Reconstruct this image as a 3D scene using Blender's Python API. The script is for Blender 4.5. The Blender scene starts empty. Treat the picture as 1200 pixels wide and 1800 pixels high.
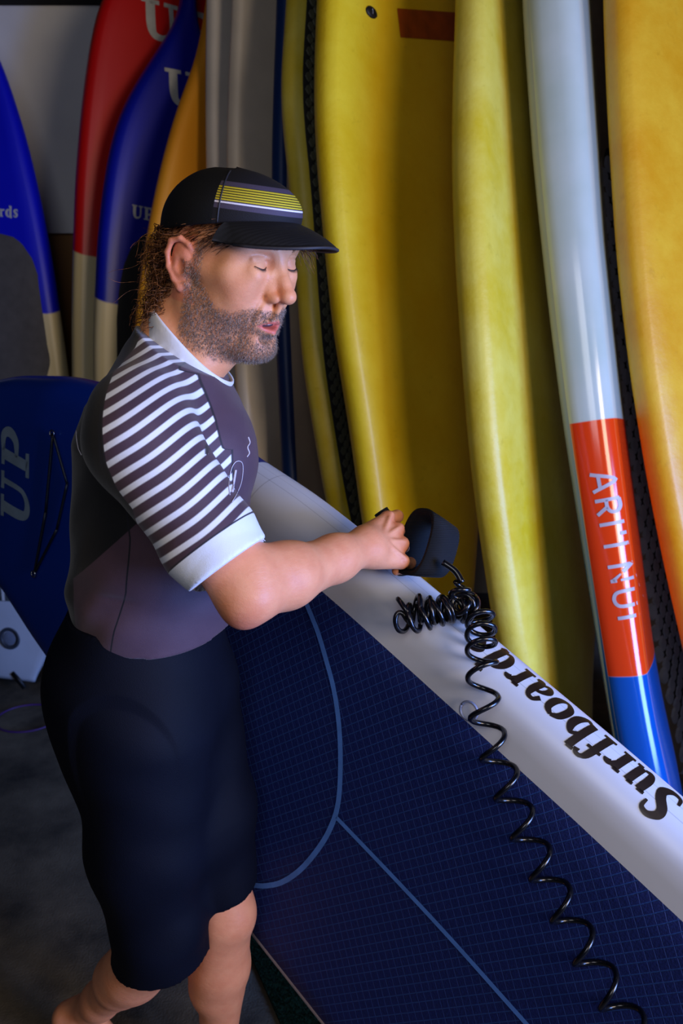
import bpy, math, random
import numpy as np
from mathutils import Vector, Matrix
from mathutils.bvhtree import BVHTree
random.seed(7); rng = np.random.default_rng(7)
SC = bpy.context.scene; C = SC.collection

# ---------------------------------------------------------------- camera
FPX = 1400.0; PITCH = math.radians(18); CAMH = 1.61
cam_d = bpy.data.cameras.new('camera'); cam = bpy.data.objects.new('camera', cam_d); C.objects.link(cam)
cam.location = (0, 0, CAMH); cam.rotation_euler = (math.radians(90) - PITCH, 0, 0)
cam_d.sensor_fit = 'VERTICAL'; cam_d.sensor_height = 36.0; cam_d.lens = FPX / 1800 * 36
cam_d.clip_start = 0.02
cam_d.dof.use_dof = True; cam_d.dof.focus_distance = 1.15; cam_d.dof.aperture_fstop = 5.6
SC.camera = cam
SC.view_settings.view_transform = 'Standard'; SC.view_settings.look = 'None'
SC.view_settings.gamma = 1; SC.view_settings.use_curve_mapping = False
SC.view_settings.exposure = -0.22

# ---------------------------------------------------------------- light
world = bpy.data.worlds.new('world'); SC.world = world; world.use_nodes = True
bg = world.node_tree.nodes['Background']; bg.inputs[0].default_value = (0.30, 0.42, 0.75, 1); bg.inputs[1].default_value = 0.035

def area(name, loc, target, size, energy, col, size_y=None, spread=math.pi):
    l = bpy.data.lights.new(name, 'AREA'); o = bpy.data.objects.new(name, l); C.objects.link(o)
    l.energy = energy; l.color = col; l.size = size; l.spread = spread
    if size_y: l.shape = 'RECTANGLE'; l.size_y = size_y
    o.location = loc
    o.rotation_euler = (Vector(target) - Vector(loc)).to_track_quat('-Z', 'Y').to_euler()
    return o
# daylight through the open doorway behind and to the right of the viewer
area('doorway_daylight', (1.9, -1.05, 2.1), (-0.1, 1.6, 1.4), 1.1, 62, (1.0, 0.80, 0.60), 1.2)
area('doorway_sky', (2.15, -0.1, 1.15), (0.1, 1.25, 0.75), 1.1, 165, (0.20, 0.38, 1.0), 1.2)
area('soft_fill', (-0.3, -0.9, 2.5), (-0.7, 3.0, 1.7), 1.0, 14, (0.94, 0.94, 1.0), 1.0)  # added fill behind the camera, no real source; brightens the boards and sheet at left

# ---------------------------------------------------------------- pixel helpers (1200x1800 frame)
cF = np.array([0, math.cos(PITCH), -math.sin(PITCH)]); cU = np.array([0, math.sin(PITCH), math.cos(PITCH)]); cX = np.array([1., 0, 0])
CAM = np.array([0, 0, CAMH])
def ray(u, v): return cF + (u - 600) / FPX * cX + (900 - v) / FPX * cU
def at(u, v, z): return CAM + z * ray(u, v)
def aty(u, v, y): r = ray(u, v); return CAM + r * (y / r[1])
def on_floor(u, v, h=0.0): r = ray(u, v); return CAM + r * ((h - CAMH) / r[2])
def norm(a): a = np.asarray(a, float); return a / np.linalg.norm(a)
def frame(o, x, y, z):
    m = Matrix.Identity(4)
    for i in range(3): m[i][0], m[i][1], m[i][2], m[i][3] = x[i], y[i], z[i], o[i]
    return m

# ---------------------------------------------------------------- objects
def tag(o, label=None, cat=None, group=None, kind=None):
    if label: o['label'] = label
    if cat: o['category'] = cat
    if group: o['group'] = group
    if kind: o['kind'] = kind
    return o
def empty(name, loc):
    o = bpy.data.objects.new(name, None); C.objects.link(o); o.matrix_world = Matrix.Translation(Vector(loc)); o.empty_display_size = .05
    WM[o.name] = Matrix.Translation(Vector(loc)); return o
WM = {}
def mesh(name, V, Fc, mat=None, parent=None, M=None, smooth=True, attrs=None, mats=None, midx=None):
    me = bpy.data.meshes.new(name)
    V = np.asarray(V, float).reshape(-1, 3)
    me.from_pydata(V.tolist(), [], [tuple(int(i) for i in f) for f in Fc]); me.update()
    if mats:
        for m in mats: me.materials.append(m)
        if midx is not None: me.polygons.foreach_set('material_index', np.asarray(midx, dtype=np.int32))
    elif mat: me.materials.append(mat)
    me.polygons.foreach_set('use_smooth', [smooth] * len(me.polygons))
    if attrs:
        for k, a in attrs.items():
            at_ = me.attributes.new(k, 'FLOAT', 'POINT'); at_.data.foreach_set('value', np.asarray(a, dtype=np.float32))
    o = bpy.data.objects.new(name, me); C.objects.link(o)
    W = M if M is not None else Matrix.Identity(4)
    if parent is not None:
        o.parent = parent; o.matrix_basis = WM[parent.name].inverted() @ W
    else: o.matrix_basis = W
    WM[o.name] = W.copy()
    return o
class MB:
    def __init__(s): s.v = []; s.f = []; s.n = 0
    def add(s, V, Fc):
        V = np.asarray(V, float).reshape(-1, 3); s.v.append(V); s.f += [tuple(i + s.n for i in f) for f in Fc]; s.n += len(V)
    def build(s, name, mat, parent=None, M=None, smooth=True, **k): return mesh(name, np.concatenate(s.v), s.f, mat, parent, M, smooth, **k)
def grid_faces(nr, nc, wrap=True):
    out = []
    for i in range(nr - 1):
        for j in range(nc if wrap else nc - 1):
            k = (j + 1) % nc; out.append((i * nc + j, i * nc + k, (i + 1) * nc + k, (i + 1) * nc + j))
    return out
def tube(mb, pts, r, n=8, caps=True):
    pts = np.asarray(pts, float); m = len(pts); r = np.broadcast_to(np.asarray(r, float), (m,))
    T = np.gradient(pts, axis=0); T /= np.linalg.norm(T, axis=1)[:, None] + 1e-12
    a = np.array([0, 0, 1.]) if abs(T[0][2]) < .9 else np.array([1., 0, 0])
    N = a - T[0] * (a @ T[0]); N /= np.linalg.norm(N); V = []
    for i in range(m):
        N = N - T[i] * (N @ T[i]); N /= np.linalg.norm(N) + 1e-12; B = np.cross(T[i], N)
        for j in range(n):
            t = 2 * math.pi * j / n; V.append(pts[i] + r[i] * (math.cos(t) * N + math.sin(t) * B))
    F_ = grid_faces(m, n)
    if caps: F_ += [tuple(range(n))[::-1], tuple((m - 1) * n + j for j in range(n))]
    mb.add(V, F_)
def catmull(P, k=6):
    P = np.asarray(P, float); Q = np.vstack([2 * P[0] - P[1], P, 2 * P[-1] - P[-2]]); out = []
    for i in range(1, len(Q) - 2):
        for t in np.linspace(0, 1, k, endpoint=False):
            a, b, c, d = Q[i - 1], Q[i], Q[i + 1], Q[i + 2]
            out.append(.5 * ((2 * b) + (-a + c) * t + (2 * a - 5 * b + 4 * c - d) * t * t + (-a + 3 * b - 3 * c + d) * t ** 3))
    out.append(P[-1]); return np.array(out)
def box(mb, c, s, R=None):
    c = np.asarray(c, float); s = np.asarray(s, float) / 2
    V = np.array([[x, y, z] for x in (-1, 1) for y in (-1, 1) for z in (-1, 1)]) * s
    if R is not None: V = V @ np.asarray(R).T
    mb.add(V + c, [(0, 1, 3, 2), (4, 6, 7, 5), (0, 4, 5, 1), (2, 3, 7, 6), (0, 2, 6, 4), (1, 5, 7, 3)])

# ---------------------------------------------------------------- materials
class NT:
    def __init__(s, name, rough=.5, spec=.5, **kw):
        s.m = bpy.data.materials.new(name); s.m.use_nodes = True; s.t = s.m.node_tree; s.b = s.t.nodes['Principled BSDF']
        s.b.inputs['Roughness'].default_value = rough; s.b.inputs['Specular IOR Level'].default_value = spec
        for k, v in kw.items(): s.b.inputs[k.replace('_', ' ')].default_value = v
        s._obj = None
    def link(s, a, b): s.t.links.new(a, b)
    def obj(s):
        if s._obj is None:
            tc = s.t.nodes.new('ShaderNodeTexCoord'); sp = s.t.nodes.new('ShaderNodeSeparateXYZ'); s.link(tc.outputs['Object'], sp.inputs[0])
            s._obj = (tc.outputs['Object'], sp.outputs[0], sp.outputs[1], sp.outputs[2])
        return s._obj
    def attr(s, n):
        a = s.t.nodes.new('ShaderNodeAttribute'); a.attribute_name = n; return a.outputs['Fac']
    def math(s, op, a, b=0.0, c=0.0):
        n = s.t.nodes.new('ShaderNodeMath'); n.operation = op
        for i, x in enumerate((a, b, c)):
            if isinstance(x, (int, float)): n.inputs[i].default_value = x
            else: s.link(x, n.inputs[i])
        return n.outputs[0]
    def step(s, x, lo, hi):
        n = s.t.nodes.new('ShaderNodeMapRange'); n.clamp = True
        s.link(x, n.inputs[0]); n.inputs[1].default_value = lo; n.inputs[2].default_value = hi; return n.outputs[0]
    def band(s, x, a, b, e=.0006): return s.math('MULTIPLY', s.step(x, a - e, a + e), s.step(x, b + e, b - e))
    def noise(s, scale, detail=3, vec=None, stretch=None, rough=.5):
        n = s.t.nodes.new('ShaderNodeTexNoise'); n.inputs['Scale'].default_value = scale; n.inputs['Detail'].default_value = detail; n.inputs['Roughness'].default_value = rough
        v = vec or s.obj()[0]
        if stretch:
            mp = s.t.nodes.new('ShaderNodeMapping'); mp.inputs['Scale'].default_value = stretch; s.link(v, mp.inputs[0]); v = mp.outputs[0]
        s.link(v, n.inputs['Vector']); return n.outputs['Fac']
    def mix(s, f, a, b):
        n = s.t.nodes.new('ShaderNodeMix'); n.data_type = 'RGBA'
        if isinstance(f, (int, float)): n.inputs[0].default_value = f
        else: s.link(f, n.inputs[0])
        for i, x in ((6, a), (7, b)):
            if isinstance(x, tuple): n.inputs[i].default_value = (*x[:3], 1)
            else: s.link(x, n.inputs[i])
        return n.outputs[2]
    def color(s, c):
        if isinstance(c, tuple): s.b.inputs['Base Color'].default_value = (*c[:3], 1)
        else: s.link(c, s.b.inputs['Base Color'])
    def bump(s, h, strength=.3, dist=.002):
        n = s.t.nodes.new('ShaderNodeBump'); n.inputs['Strength'].default_value = strength; n.inputs['Distance'].default_value = dist
        s.link(h, n.inputs['Height']); s.link(n.outputs[0], s.b.inputs['Normal'])
def rgb(r, g, b):
    f = lambda c: (c / 255 / 12.92) if c / 255 <= .04045 else ((c / 255 + .055) / 1.055) ** 2.4
    return (f(r), f(g), f(b))
def plain(name, c, rough=.5, spec=.5, var=.12, scale=30, bump=0, **kw):
    n = NT(name, rough, spec, **kw); f = n.noise(scale, 4)
    n.color(n.mix(n.step(f, .3, .7), tuple(x * (1 - var) for x in c), tuple(min(1, x * (1 + var)) for x in c)))
    if bump: n.bump(n.noise(scale * 8, 3), bump, .001)
    return n.m

# ---------------------------------------------------------------- implicit surfaces
def smin(a, b, k):
    if k <= 0: return np.minimum(a, b)
    h = np.clip(k - np.abs(a - b), 0, None) / k; return np.minimum(a, b) - h * h * k * .25
class SDF:
    def __init__(s, lo, hi, h):
        s.lo = np.asarray(lo, float); s.h = h; s.n = (np.ceil((np.asarray(hi) - s.lo) / h)).astype(int) + 1
        s.ax = [(s.lo[i] + h * np.arange(s.n[i])).astype(np.float32) for i in range(3)]
        s.v = np.full(s.n, .5, np.float32)
    def reg(s, lo, hi):
        sl = []
        for i in range(3):
            a = max(0, int((lo[i] - s.lo[i]) / s.h)); b = min(s.n[i], int((hi[i] - s.lo[i]) / s.h) + 2); sl.append(slice(a, max(a, b)))
        return tuple(sl), s.ax[0][sl[0]][:, None, None], s.ax[1][sl[1]][None, :, None], s.ax[2][sl[2]][None, None, :]
    def _do(s, d_fn, lo, hi, k, mode):
        m = k + 3 * s.h; sl, X, Y, Z = s.reg(np.asarray(lo) - m, np.asarray(hi) + m)
        if any(q.stop <= q.start for q in sl): return s
        d = d_fn(X, Y, Z); o = s.v[sl]
        s.v[sl] = smin(o, d, k) if mode > 0 else -smin(-o, d, k)
        return s
    def cap(s, a, b, ra, rb=None, k=.01, mode=1):
        rb = ra if rb is None else rb; a = np.asarray(a, np.float32); b = np.asarray(b, np.float32); ab = b - a; L2 = float(ab @ ab) + 1e-12
        def fn(X, Y, Z):
            t = np.clip(((X - a[0]) * ab[0] + (Y - a[1]) * ab[1] + (Z - a[2]) * ab[2]) / L2, 0, 1)
            return np.sqrt((X - a[0] - t * ab[0]) ** 2 + (Y - a[1] - t * ab[1]) ** 2 + (Z - a[2] - t * ab[2]) ** 2) - (ra + (rb - ra) * t)
        r = max(ra, rb); return s._do(fn, np.minimum(a, b) - r, np.maximum(a, b) + r, k, mode)
    def chain(s, pts, k=.01, mode=1):
        for p, q in zip(pts[:-1], pts[1:]): s.cap(p[:3], q[:3], p[3], q[3], k, mode)
        return s
    def ell(s, c, r, k=.01, R=None, mode=1):
        c = np.asarray(c, np.float32); r = np.asarray(r, np.float32); R = np.eye(3) if R is None else np.asarray(R)   # rows = local axes
        def fn(X, Y, Z):
            p = [(X - c[0]) * R[i][0] + (Y - c[1]) * R[i][1] + (Z - c[2]) * R[i][2] for i in range(3)]
            k0 = np.sqrt(sum((p[i] / r[i]) ** 2 for i in range(3))); k1 = np.sqrt(sum((p[i] / r[i] ** 2) ** 2 for i in range(3))) + 1e-9
            return k0 * (k0 - 1) / k1
        m = float(max(r)); return s._do(fn, c - m, c + m, k, mode)
    def sym(s, kind, *a, **kw):
        for sg in (1, -1):
            b = [np.array([q[0], q[1] * sg, q[2]]) if (isinstance(q, tuple) and len(q) == 3 and i < (2 if kind == 'cap' else 1)) else q for i, q in enumerate(a)]
            getattr(s, kind)(*b, **kw)
        return s
    def full(s): return s.ax[0][:, None, None], s.ax[1][None, :, None], s.ax[2][None, None, :]
    def extract(s):
        v = s.v; ins = v < 0; n = s.n
        acc = np.zeros((*(n - 1), 3), np.float32); cnt = np.zeros(tuple(n - 1), np.float32)
        quads = []
        idx = -np.ones(tuple(n - 1), np.int64)
        for ax in range(3):
            a = np.take(v, np.arange(n[ax] - 1), ax); b = np.take(v, np.arange(1, n[ax]), ax)
            cr = (a < 0) != (b < 0); ii = np.argwhere(cr); ta = a[cr]; tb = b[cr]; t = ta / (ta - tb)
            o1, o2 = [q for q in range(3) if q != ax]
            for d1 in (0, 1):
                for d2 in (0, 1):
                    c = ii.copy(); c[:, o1] -= d1; c[:, o2] -= d2
                    ok = np.all((c >= 0) & (c < (n - 1)), axis=1); cc = c[ok]
                    p = np.zeros((len(cc), 3), np.float32); p[:, ax] = t[ok]; p[:, o1] = d1; p[:, o2] = d2
                    np.add.at(acc, tuple(cc.T), p); np.add.at(cnt, tuple(cc.T), 1)
            quads.append((ax, o1, o2, ii, ta < 0))
        act = cnt > 0; ids = np.argwhere(act); idx[act] = np.arange(len(ids))
        V = s.lo + s.h * (ids + acc[act] / cnt[act][:, None])
        Fs = []
        for ax, o1, o2, ii, neg in quads:
            ok = (ii[:, o1] > 0) & (ii[:, o2] > 0) & (ii[:, o1] < n[o1] - 1) & (ii[:, o2] < n[o2] - 1); ii = ii[ok]; neg = neg[ok]
            q = []
            for d1, d2 in ((0, 0), (1, 0), (1, 1), (0, 1)):
                c = ii.copy(); c[:, o1] -= d1; c[:, o2] -= d2; q.append(idx[tuple(c.T)])
            q = np.stack(q, 1)
            flip = neg if ax != 1 else ~neg
            q[~flip] = q[~flip][:, ::-1]; Fs.append(q)
        return V, np.concatenate(Fs)
def fast_mesh(name, V, Q, mat, parent=None, M=None, attrs=None):
    me = bpy.data.meshes.new(name); nf = len(Q)
    me.vertices.add(len(V)); me.vertices.foreach_set('co', np.asarray(V, np.float32).ravel())
    me.loops.add(nf * 4); me.loops.foreach_set('vertex_index', np.asarray(Q, np.int32).ravel())
    me.polygons.add(nf); me.polygons.foreach_set('loop_start', np.arange(0, nf * 4, 4, dtype=np.int32)); me.polygons.foreach_set('loop_total', np.full(nf, 4, np.int32))
    me.update(calc_edges=True); me.validate()
    me.polygons.foreach_set('use_smooth', [True] * len(me.polygons)); me.materials.append(mat)
    for k, a in (attrs or {}).items():
        q = me.attributes.new(k, 'FLOAT', 'POINT'); q.data.foreach_set('value', np.asarray(a, np.float32))
    o = bpy.data.objects.new(name, me); C.objects.link(o); W = M if M is not None else Matrix.Identity(4)
    if parent is not None: o.parent = parent; o.matrix_basis = WM[parent.name].inverted() @ W
    else: o.matrix_basis = W
    WM[o.name] = W.copy(); return o
def wnoise(P, f, seed=0):
    r = np.random.default_rng(seed); out = np.zeros(len(P))
    for i in range(6):
        k = r.normal(size=3); k /= np.linalg.norm(k); out += np.sin(P @ k * f * (1 + .35 * i) + r.uniform(0, 6.3)) / (1 + .4 * i)
    return out / 2.2
def vnormals(V, Q):
    n = np.cross(V[Q[:, 2]] - V[Q[:, 0]], V[Q[:, 3]] - V[Q[:, 1]]); N = np.zeros_like(V)
    for i in range(4): np.add.at(N, Q[:, i], n)
    return N / (np.linalg.norm(N, axis=1)[:, None] + 1e-12)

# ---------------------------------------------------------------- stroke lettering (drawn by hand: centre line points with a width)
FAT = {
 'S': (1.0, [[(.86, 1.0, .10), (.80, 1.28, .16), (.5, 1.36, .22), (.24, 1.18, .32), (.3, .92, .36), (.62, .62, .38), (.74, .34, .34), (.5, .07, .24), (.18, .10, .16), (.06, .4, .10)]]),
 'U': (1.35, [[(.02, 1.33, .14), (.62, 1.33, .14)], [(.32, 1.33, .34), (.32, .5, .34), (.42, .14, .26), (.68, .06, .2), (.92, .2, .16), (1.02, .5, .16), (1.02, 1.3, .18)], [(.78, 1.33, .14), (1.26, 1.33, .14)]]),
 'P': (1.15, [[(.02, 1.33, .14), (.6, 1.33, .14)], [(.32, 1.33, .34), (.32, .07, .34)], [(.02, .07, .14), (.66, .07, .14)], [(.4, 1.33, .14), (.8, 1.3, .24), (.96, 1.0, .32), (.8, .68, .24), (.4, .62, .14)]]),
 'u': (1.0, [[(.02, .93, .13), (.3, .93, .13)], [(.24, .93, .3), (.24, .4, .31), (.36, .1, .22), (.6, .12, .12)], [(.5, .93, .13), (.74, .93, .13)], [(.72, .95, .3), (.72, .1, .3)], [(.72, .07, .14), (.96, .07, .13)]]),
 'r': (.8, [[(.02, .93, .13), (.3, .93, .13)], [(.26, .95, .3), (.26, .05, .31)], [(.02, .07, .13), (.52, .07, .13)], [(.32, .6, .12), (.46, .86, .18), (.62, .84, .28), (.66, .78, .26)]]),
 'f': (.72, [[(.74, 1.22, .24), (.66, 1.36, .16), (.44, 1.36, .16), (.3, 1.1, .28), (.28, .07, .31)], [(.02, .9, .13), (.6, .9, .13)], [(.02, .07, .13), (.56, .07, .13)]]),
 'b': (1.0, [[(.02, 1.36, .13), (.3, 1.36, .13)], [(.24, 1.38, .3), (.24, .07, .31)], [(.3, .76, .12), (.56, .94, .18), (.78, .7, .32), (.78, .34, .32), (.56, .06, .18), (.3, .14, .12)]]),
 'o': (1.0, [[(.48, .95, .14), (.2, .76, .28), (.16, .3, .3), (.48, .05, .14), (.78, .28, .3), (.78, .74, .28), (.48, .95, .14)]]),
 'a': (.95, [[(.14, .72, .22), (.3, .93, .16), (.56, .88, .2), (.64, .6, .3), (.64, .12, .3), (.9, .07, .13)], [(.58, .58, .12), (.3, .48, .18), (.16, .26, .3), (.32, .05, .18), (.6, .2, .12)]]),
 'd': (1.0, [[(.5, 1.36, .13), (.76, 1.36, .13)], [(.74, 1.38, .3), (.74, .07, .31), (.94, .07, .13)], [(.68, .76, .12), (.42, .94, .18), (.2, .7, .32), (.2, .34, .32), (.42, .06, .18), (.68, .14, .12)]]),
 's': (.8, [[(.66, .7, .1), (.58, .92, .15), (.34, .92, .18), (.2, .76, .24), (.38, .54, .28), (.56, .34, .28), (.5, .1, .2), (.24, .07, .15), (.12, .3, .1)]]),
}
t_ = .17
THIN = {
 'A': (1.05, [[(.02, 0, t_), (.45, 1.3, t_), (.9, 0, t_)], [(.2, .42, t_), (.72, .42, t_)]]),
 'R': (.95, [[(.1, 0, t_), (.1, 1.3, t_)], [(.1, 1.26, t_), (.5, 1.26, t_), (.72, 1.05, t_), (.68, .74, t_), (.45, .6, t_), (.1, .6, t_)], [(.45, .6, t_), (.78, 0, t_)]]),
 'I': (.38, [[(.12, 0, t_), (.12, 1.3, t_)]]),
 "'": (.28, [[(.08, 1.0, t_), (.08, 1.3, t_)]]),
 'N': (1.05, [[(.1, 0, t_), (.1, 1.3, t_)], [(.1, 1.25, t_), (.42, .75, t_)], [(.5, .62, t_ * .5), (.78, .15, t_)], [(.8, 0, t_), (.8, .35, t_)], [(.8, .55, t_ * .6), (.8, 1.3, t_)]]),
 'U': (1.05, [[(.1, 1.3, t_), (.1, .45, t_), (.2, .12, t_), (.46, 0, t_), (.72, .12, t_), (.82, .45, t_), (.82, 1.3, t_)]]),
 ' ': (.45, []), '1': (.5, [[(.05, 1.0, .1), (.2, 1.3, .1)], [(.2, 1.3, .1), (.2, 0, .1)]]),
}
def strokes_for(text, font, size, shear=0, gap=.06):
    out = []; x = 0
    for ch in text:
        if ch == ' ': x += .45; continue
        w, st = font[ch]
        for s in st: out.append([((x + p[0] + shear * p[1]) * size, p[1] * size, p[2] * size) for p in s])
        x += w + gap
    return out, x * size
def ribbon(mb, st, fmap, smooth=True, k=5, across=4):
    P = np.array(st, float)
    if len(P) > 2 and smooth: P = catmull(P, k)
    elif len(P) == 2: P = P[0] + (P[1] - P[0]) * np.linspace(0, 1, 8)[:, None]
    T = np.gradient(P[:, :2], axis=0); T /= np.linalg.norm(T, axis=1)[:, None] + 1e-9; N = np.stack([-T[:, 1], T[:, 0]], 1)
    V = []
    for i in range(len(P)):
        for j in range(across + 1):
            q = P[i, :2] + N[i] * P[i, 2] * (j / across - .5); V.append(fmap(q[0], q[1]))
    if any(x is None for x in V): V = [np.array(x) if x is not None else None for x in V]
    good = [x is not None for x in V]; base = next((x for x in V if x is not None), None)
    if base is None: return
    nc = across + 1; Fc = [f for f in grid_faces(len(P), nc, False) if all(good[i] for i in f)]
    mb.add([x if x is not None else base for x in V], Fc)
def bvh_of(V, Q): return BVHTree.FromPolygons([Vector(x) for x in V], [tuple(int(i) for i in f) for f in Q])
def decal_map(bvh, o, xd, yd, nd, lift=.0009, far=.2):
    o, xd, yd, nd = (np.asarray(a, float) for a in (o, xd, yd, nd))
    def fm(x, y):
        p = o + xd * x + yd * y + nd * far; h = bvh.ray_cast(Vector(p), Vector(-nd), far * 3)
        return None if h[0] is None else np.array(h[0]) + np.array(nd) * lift
    return fm

# ================================================================= SETTING
def slab(name, lo, hi, mat, label=None):
    mb = MB(); lo = np.array(lo, float); hi = np.array(hi, float); box(mb, (lo + hi) / 2, hi - lo)
    return tag(mb.build(name, mat, smooth=False), label, kind='structure')
n = NT('concrete_floor', .9, .2); a = n.noise(3.5, 6, rough=.65); b_ = n.noise(180, 3)
n.color(n.mix(n.step(a, .35, .65), rgb(58, 54, 48), rgb(112, 102, 86))); n.bump(n.math('ADD', n.math('MULTIPLY', a, .5), b_), .5, .004); m_floor = n.m
n = NT('plywood', .7, .3); a = n.noise(6, 5, stretch=(1, 1, .12)); n.color(n.mix(a, rgb(120, 84, 48), rgb(168, 124, 74))); m_ply = n.m
n = NT('white_sheet', .8, .2); a = n.noise(4, 4); n.color(n.mix(a, rgb(196, 198, 205), rgb(226, 228, 232))); m_white = n.m
m_dark = plain('dark_paint', rgb(26, 25, 28), .9, .2)
slab('floor', (-2.4, -1.2, -.05), (3.2, 3.75, 0), m_floor)
slab('wall_back', (-2.4, 3.65, 0), (3.2, 3.75, 3.2), m_ply)
slab('wall_left', (-2.5, -1.2, 0), (-2.4, 3.75, 3.2), m_dark)
slab('ceiling', (-2.5, 1.0, 3.2), (3.2, 3.75, 3.3), m_dark)
# white board sheeting over the plywood, its lower edge left of the red board
a0 = aty(60, 410, 3.63); a1 = aty(60, 8, 3.6)
mb = MB(); box(mb, (-1.3, 3.63, (a0[2] + a1[2]) / 2), (2.18, .03, a1[2] - a0[2])); tag(mb.build('trim_1', m_white, smooth=False), 'white painted sheet lining the upper wall', kind='structure')
mb = MB(); box(mb, (.4, 3.58, a1[2] + .085), (5.5, .13, .17)); tag(mb.build('trim_2', m_dark, smooth=False), 'dark beam along the top of the wall', kind='structure')

# ================================================================= BOARDS
def outline_interp(tr):
    tr = sorted(tr); s = np.array([q[0] for q in tr]); w = np.array([q[1] for q in tr]); return lambda x: np.interp(x, s, w)
def cross(hw, th, nth=44, rail=.62, vp=.8):
    t = np.linspace(0, 2 * math.pi, nth, endpoint=False); c, s = np.cos(t), np.sin(t)
    r = min(th / 2, hw) ; flat = max(hw - th * rail, 0)
    x = np.sign(c) * (flat * np.minimum(1, np.abs(c) * 2.2) ** .8 + (hw - flat) * np.abs(c) ** 1.0)
    z = np.sign(s) * th / 2 * np.abs(s) ** vp
    # flatten: blend ellipse rail with flat deck
    x = np.sign(c) * (flat * np.clip(np.abs(c) * 1.6, 0, 1) + (hw - flat) * np.abs(c) ** 1.2)
    return x, z
def smooth_rows(a, k=3):
    for _ in range(k): a = np.convolve(np.pad(a, 1, mode='edge'), [.25, .5, .25], 'valid')
    return a
class Board:
    """local frame: x across (to the right), y up along the board from the tail, z towards the viewer (deck)"""
    def __init__(s, name, label, mat, base, top, yaw, trace, th=.11, side=-1, rocker=0.0, length=2.9, nose=.55, tail=.35, group=None, floor=True, cat='surfboard', thmin=.2, kick=0, clr=.06):
        # base, top: two points on the stringer; yaw: deg the across direction recedes
        A = norm(np.array(top) - np.array(base)); e = np.array([math.cos(math.radians(yaw)), math.sin(math.radians(yaw)), 0])
        e = norm(e - A * (e @ A)); nz = norm(np.cross(e, A))
        if floor:
            base = np.array(base) - A * ((np.array(base)[2] - clr) / A[2])
        s.o, s.e, s.A, s.n = np.array(base, float), e, A, nz; s.M = frame(s.o, e, A, nz); s.L = length
        tr = []
        for u, v in trace:
            p = s.hit(u, v); tr.append((p[1], abs(p[0]) if p[0] * side > 0 else .02))
        tr.sort(); s0, w0 = tr[0]; s1, w1 = tr[-1]
        ys = np.linspace(0, length, 72); w = np.interp(ys, [q[0] for q in tr], [q[1] for q in tr])
        up = (ys > length - nose); 
        f = np.clip((length - ys) / nose, 0, 1); lim = (np.interp(length - nose, ys, w)) * np.sqrt(1 - (1 - f) ** 2.2)
        w = np.where(up, np.minimum(w, lim), w)
        f = np.clip(ys / tail, 0, 1); limt = np.interp(tail, ys, w) * (.28 + .72 * np.sqrt(1 - (1 - f) ** 2)); 
        if s0 > .1: w = np.where(ys < tail, np.minimum(w, limt), w)
        w = np.maximum(smooth_rows(w, 4), .012)
        s.ys = ys; s.w = w; s.kick = kick
        s.t = th * (thmin + (1 - thmin) * np.clip(np.minimum(ys / .35, (length - ys) / .5), 0, 1) ** .6)
        s.r = rocker * (2 * ys / length - 1) ** 2 + kick * np.clip((ys - length + .8) / .8, 0, 1) ** 2
        V = []
        for y, hw, t, r in zip(ys, w, s.t, s.r):
            x, z = cross(hw, t); V.append(np.stack([x, np.full_like(x, y), z + r], 1))
        V = np.concatenate(V); nth = 44; Fc = grid_faces(72, nth); Fc += [tuple(range(nth))[::-1], tuple(71 * nth + j for j in range(nth))]
        s.V = V; s.F = Fc
        s.root = empty(name, s.o); tag(s.root, label, cat, group)
        s.body = mesh('hull', V, Fc, mat, s.root, s.M)
        s.bvh = BVHTree.FromPolygons([Vector(x) for x in V], Fc)
    def hit(s, u, v, off=0):
        r = ray(u, v); k = ((s.o + s.n * off - CAM) @ s.n) / (r @ s.n); P = CAM + r * k - s.o; return (P @ s.e, P @ s.A)
    def surf(s, u, v):                                  # local point where the ray meets the board
        Mi = s.M.inverted(); o = Mi @ Vector(CAM); d = (Mi.to_3x3() @ Vector(ray(u, v))).normalized(); h = s.bvh.ray_cast(o, d, 20)
        return None if h[0] is None else np.array(h[0])
    def top(s, x, y, lift=.001):
        h = s.bvh.ray_cast(Vector((x, y, 1)), Vector((0, 0, -1)), 3)
        return None if h[0] is None else np.array([x, y, h[0].z + lift])
    def patch(s, name, mat, y0, y1, fx0, fx1, lift=.004, ny=60, nx=20, parent=None, label=None):
        """raised sheet on the deck between y0..y1; fx0, fx1 give its side limits at y"""
        V = []; ok = []
        for i in range(ny):
            y = y0 + (y1 - y0) * i / (ny - 1); a, b = fx0(y), fx1(y)
            for j in range(nx):
                x = a + (b - a) * j / (nx - 1); lf = lift if 0 < i < ny - 1 and 0 < j < nx - 1 else -.002
                p = s.top(x, y, lf); ok.append(p is not None); V.append(p if p is not None else (x, y, 0))
        Fc = [f for f in grid_faces(ny, nx, False) if all(ok[q] for q in f)]
        o = mesh(name, V, Fc, mat, parent or s.root, s.M)
        if label: o['label'] = label
        return o
    def text(s, name, mat, strokes, o, xd, yd, nd=(0, 0, 1), label=None, parent=None, lift=.0012):
        fm = decal_map(s.bvh, o, norm(xd), norm(yd), norm(nd), lift); mb = MB()
        for st in strokes: ribbon(mb, st, fm)
        if not mb.v: return None
        ob = mb.build(name, mat, parent or s.root, s.M)
        if label: ob['label'] = label
        return ob
    def nodes_on(s, name, mat, pts, r, parent=None, label=None): pass

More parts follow.
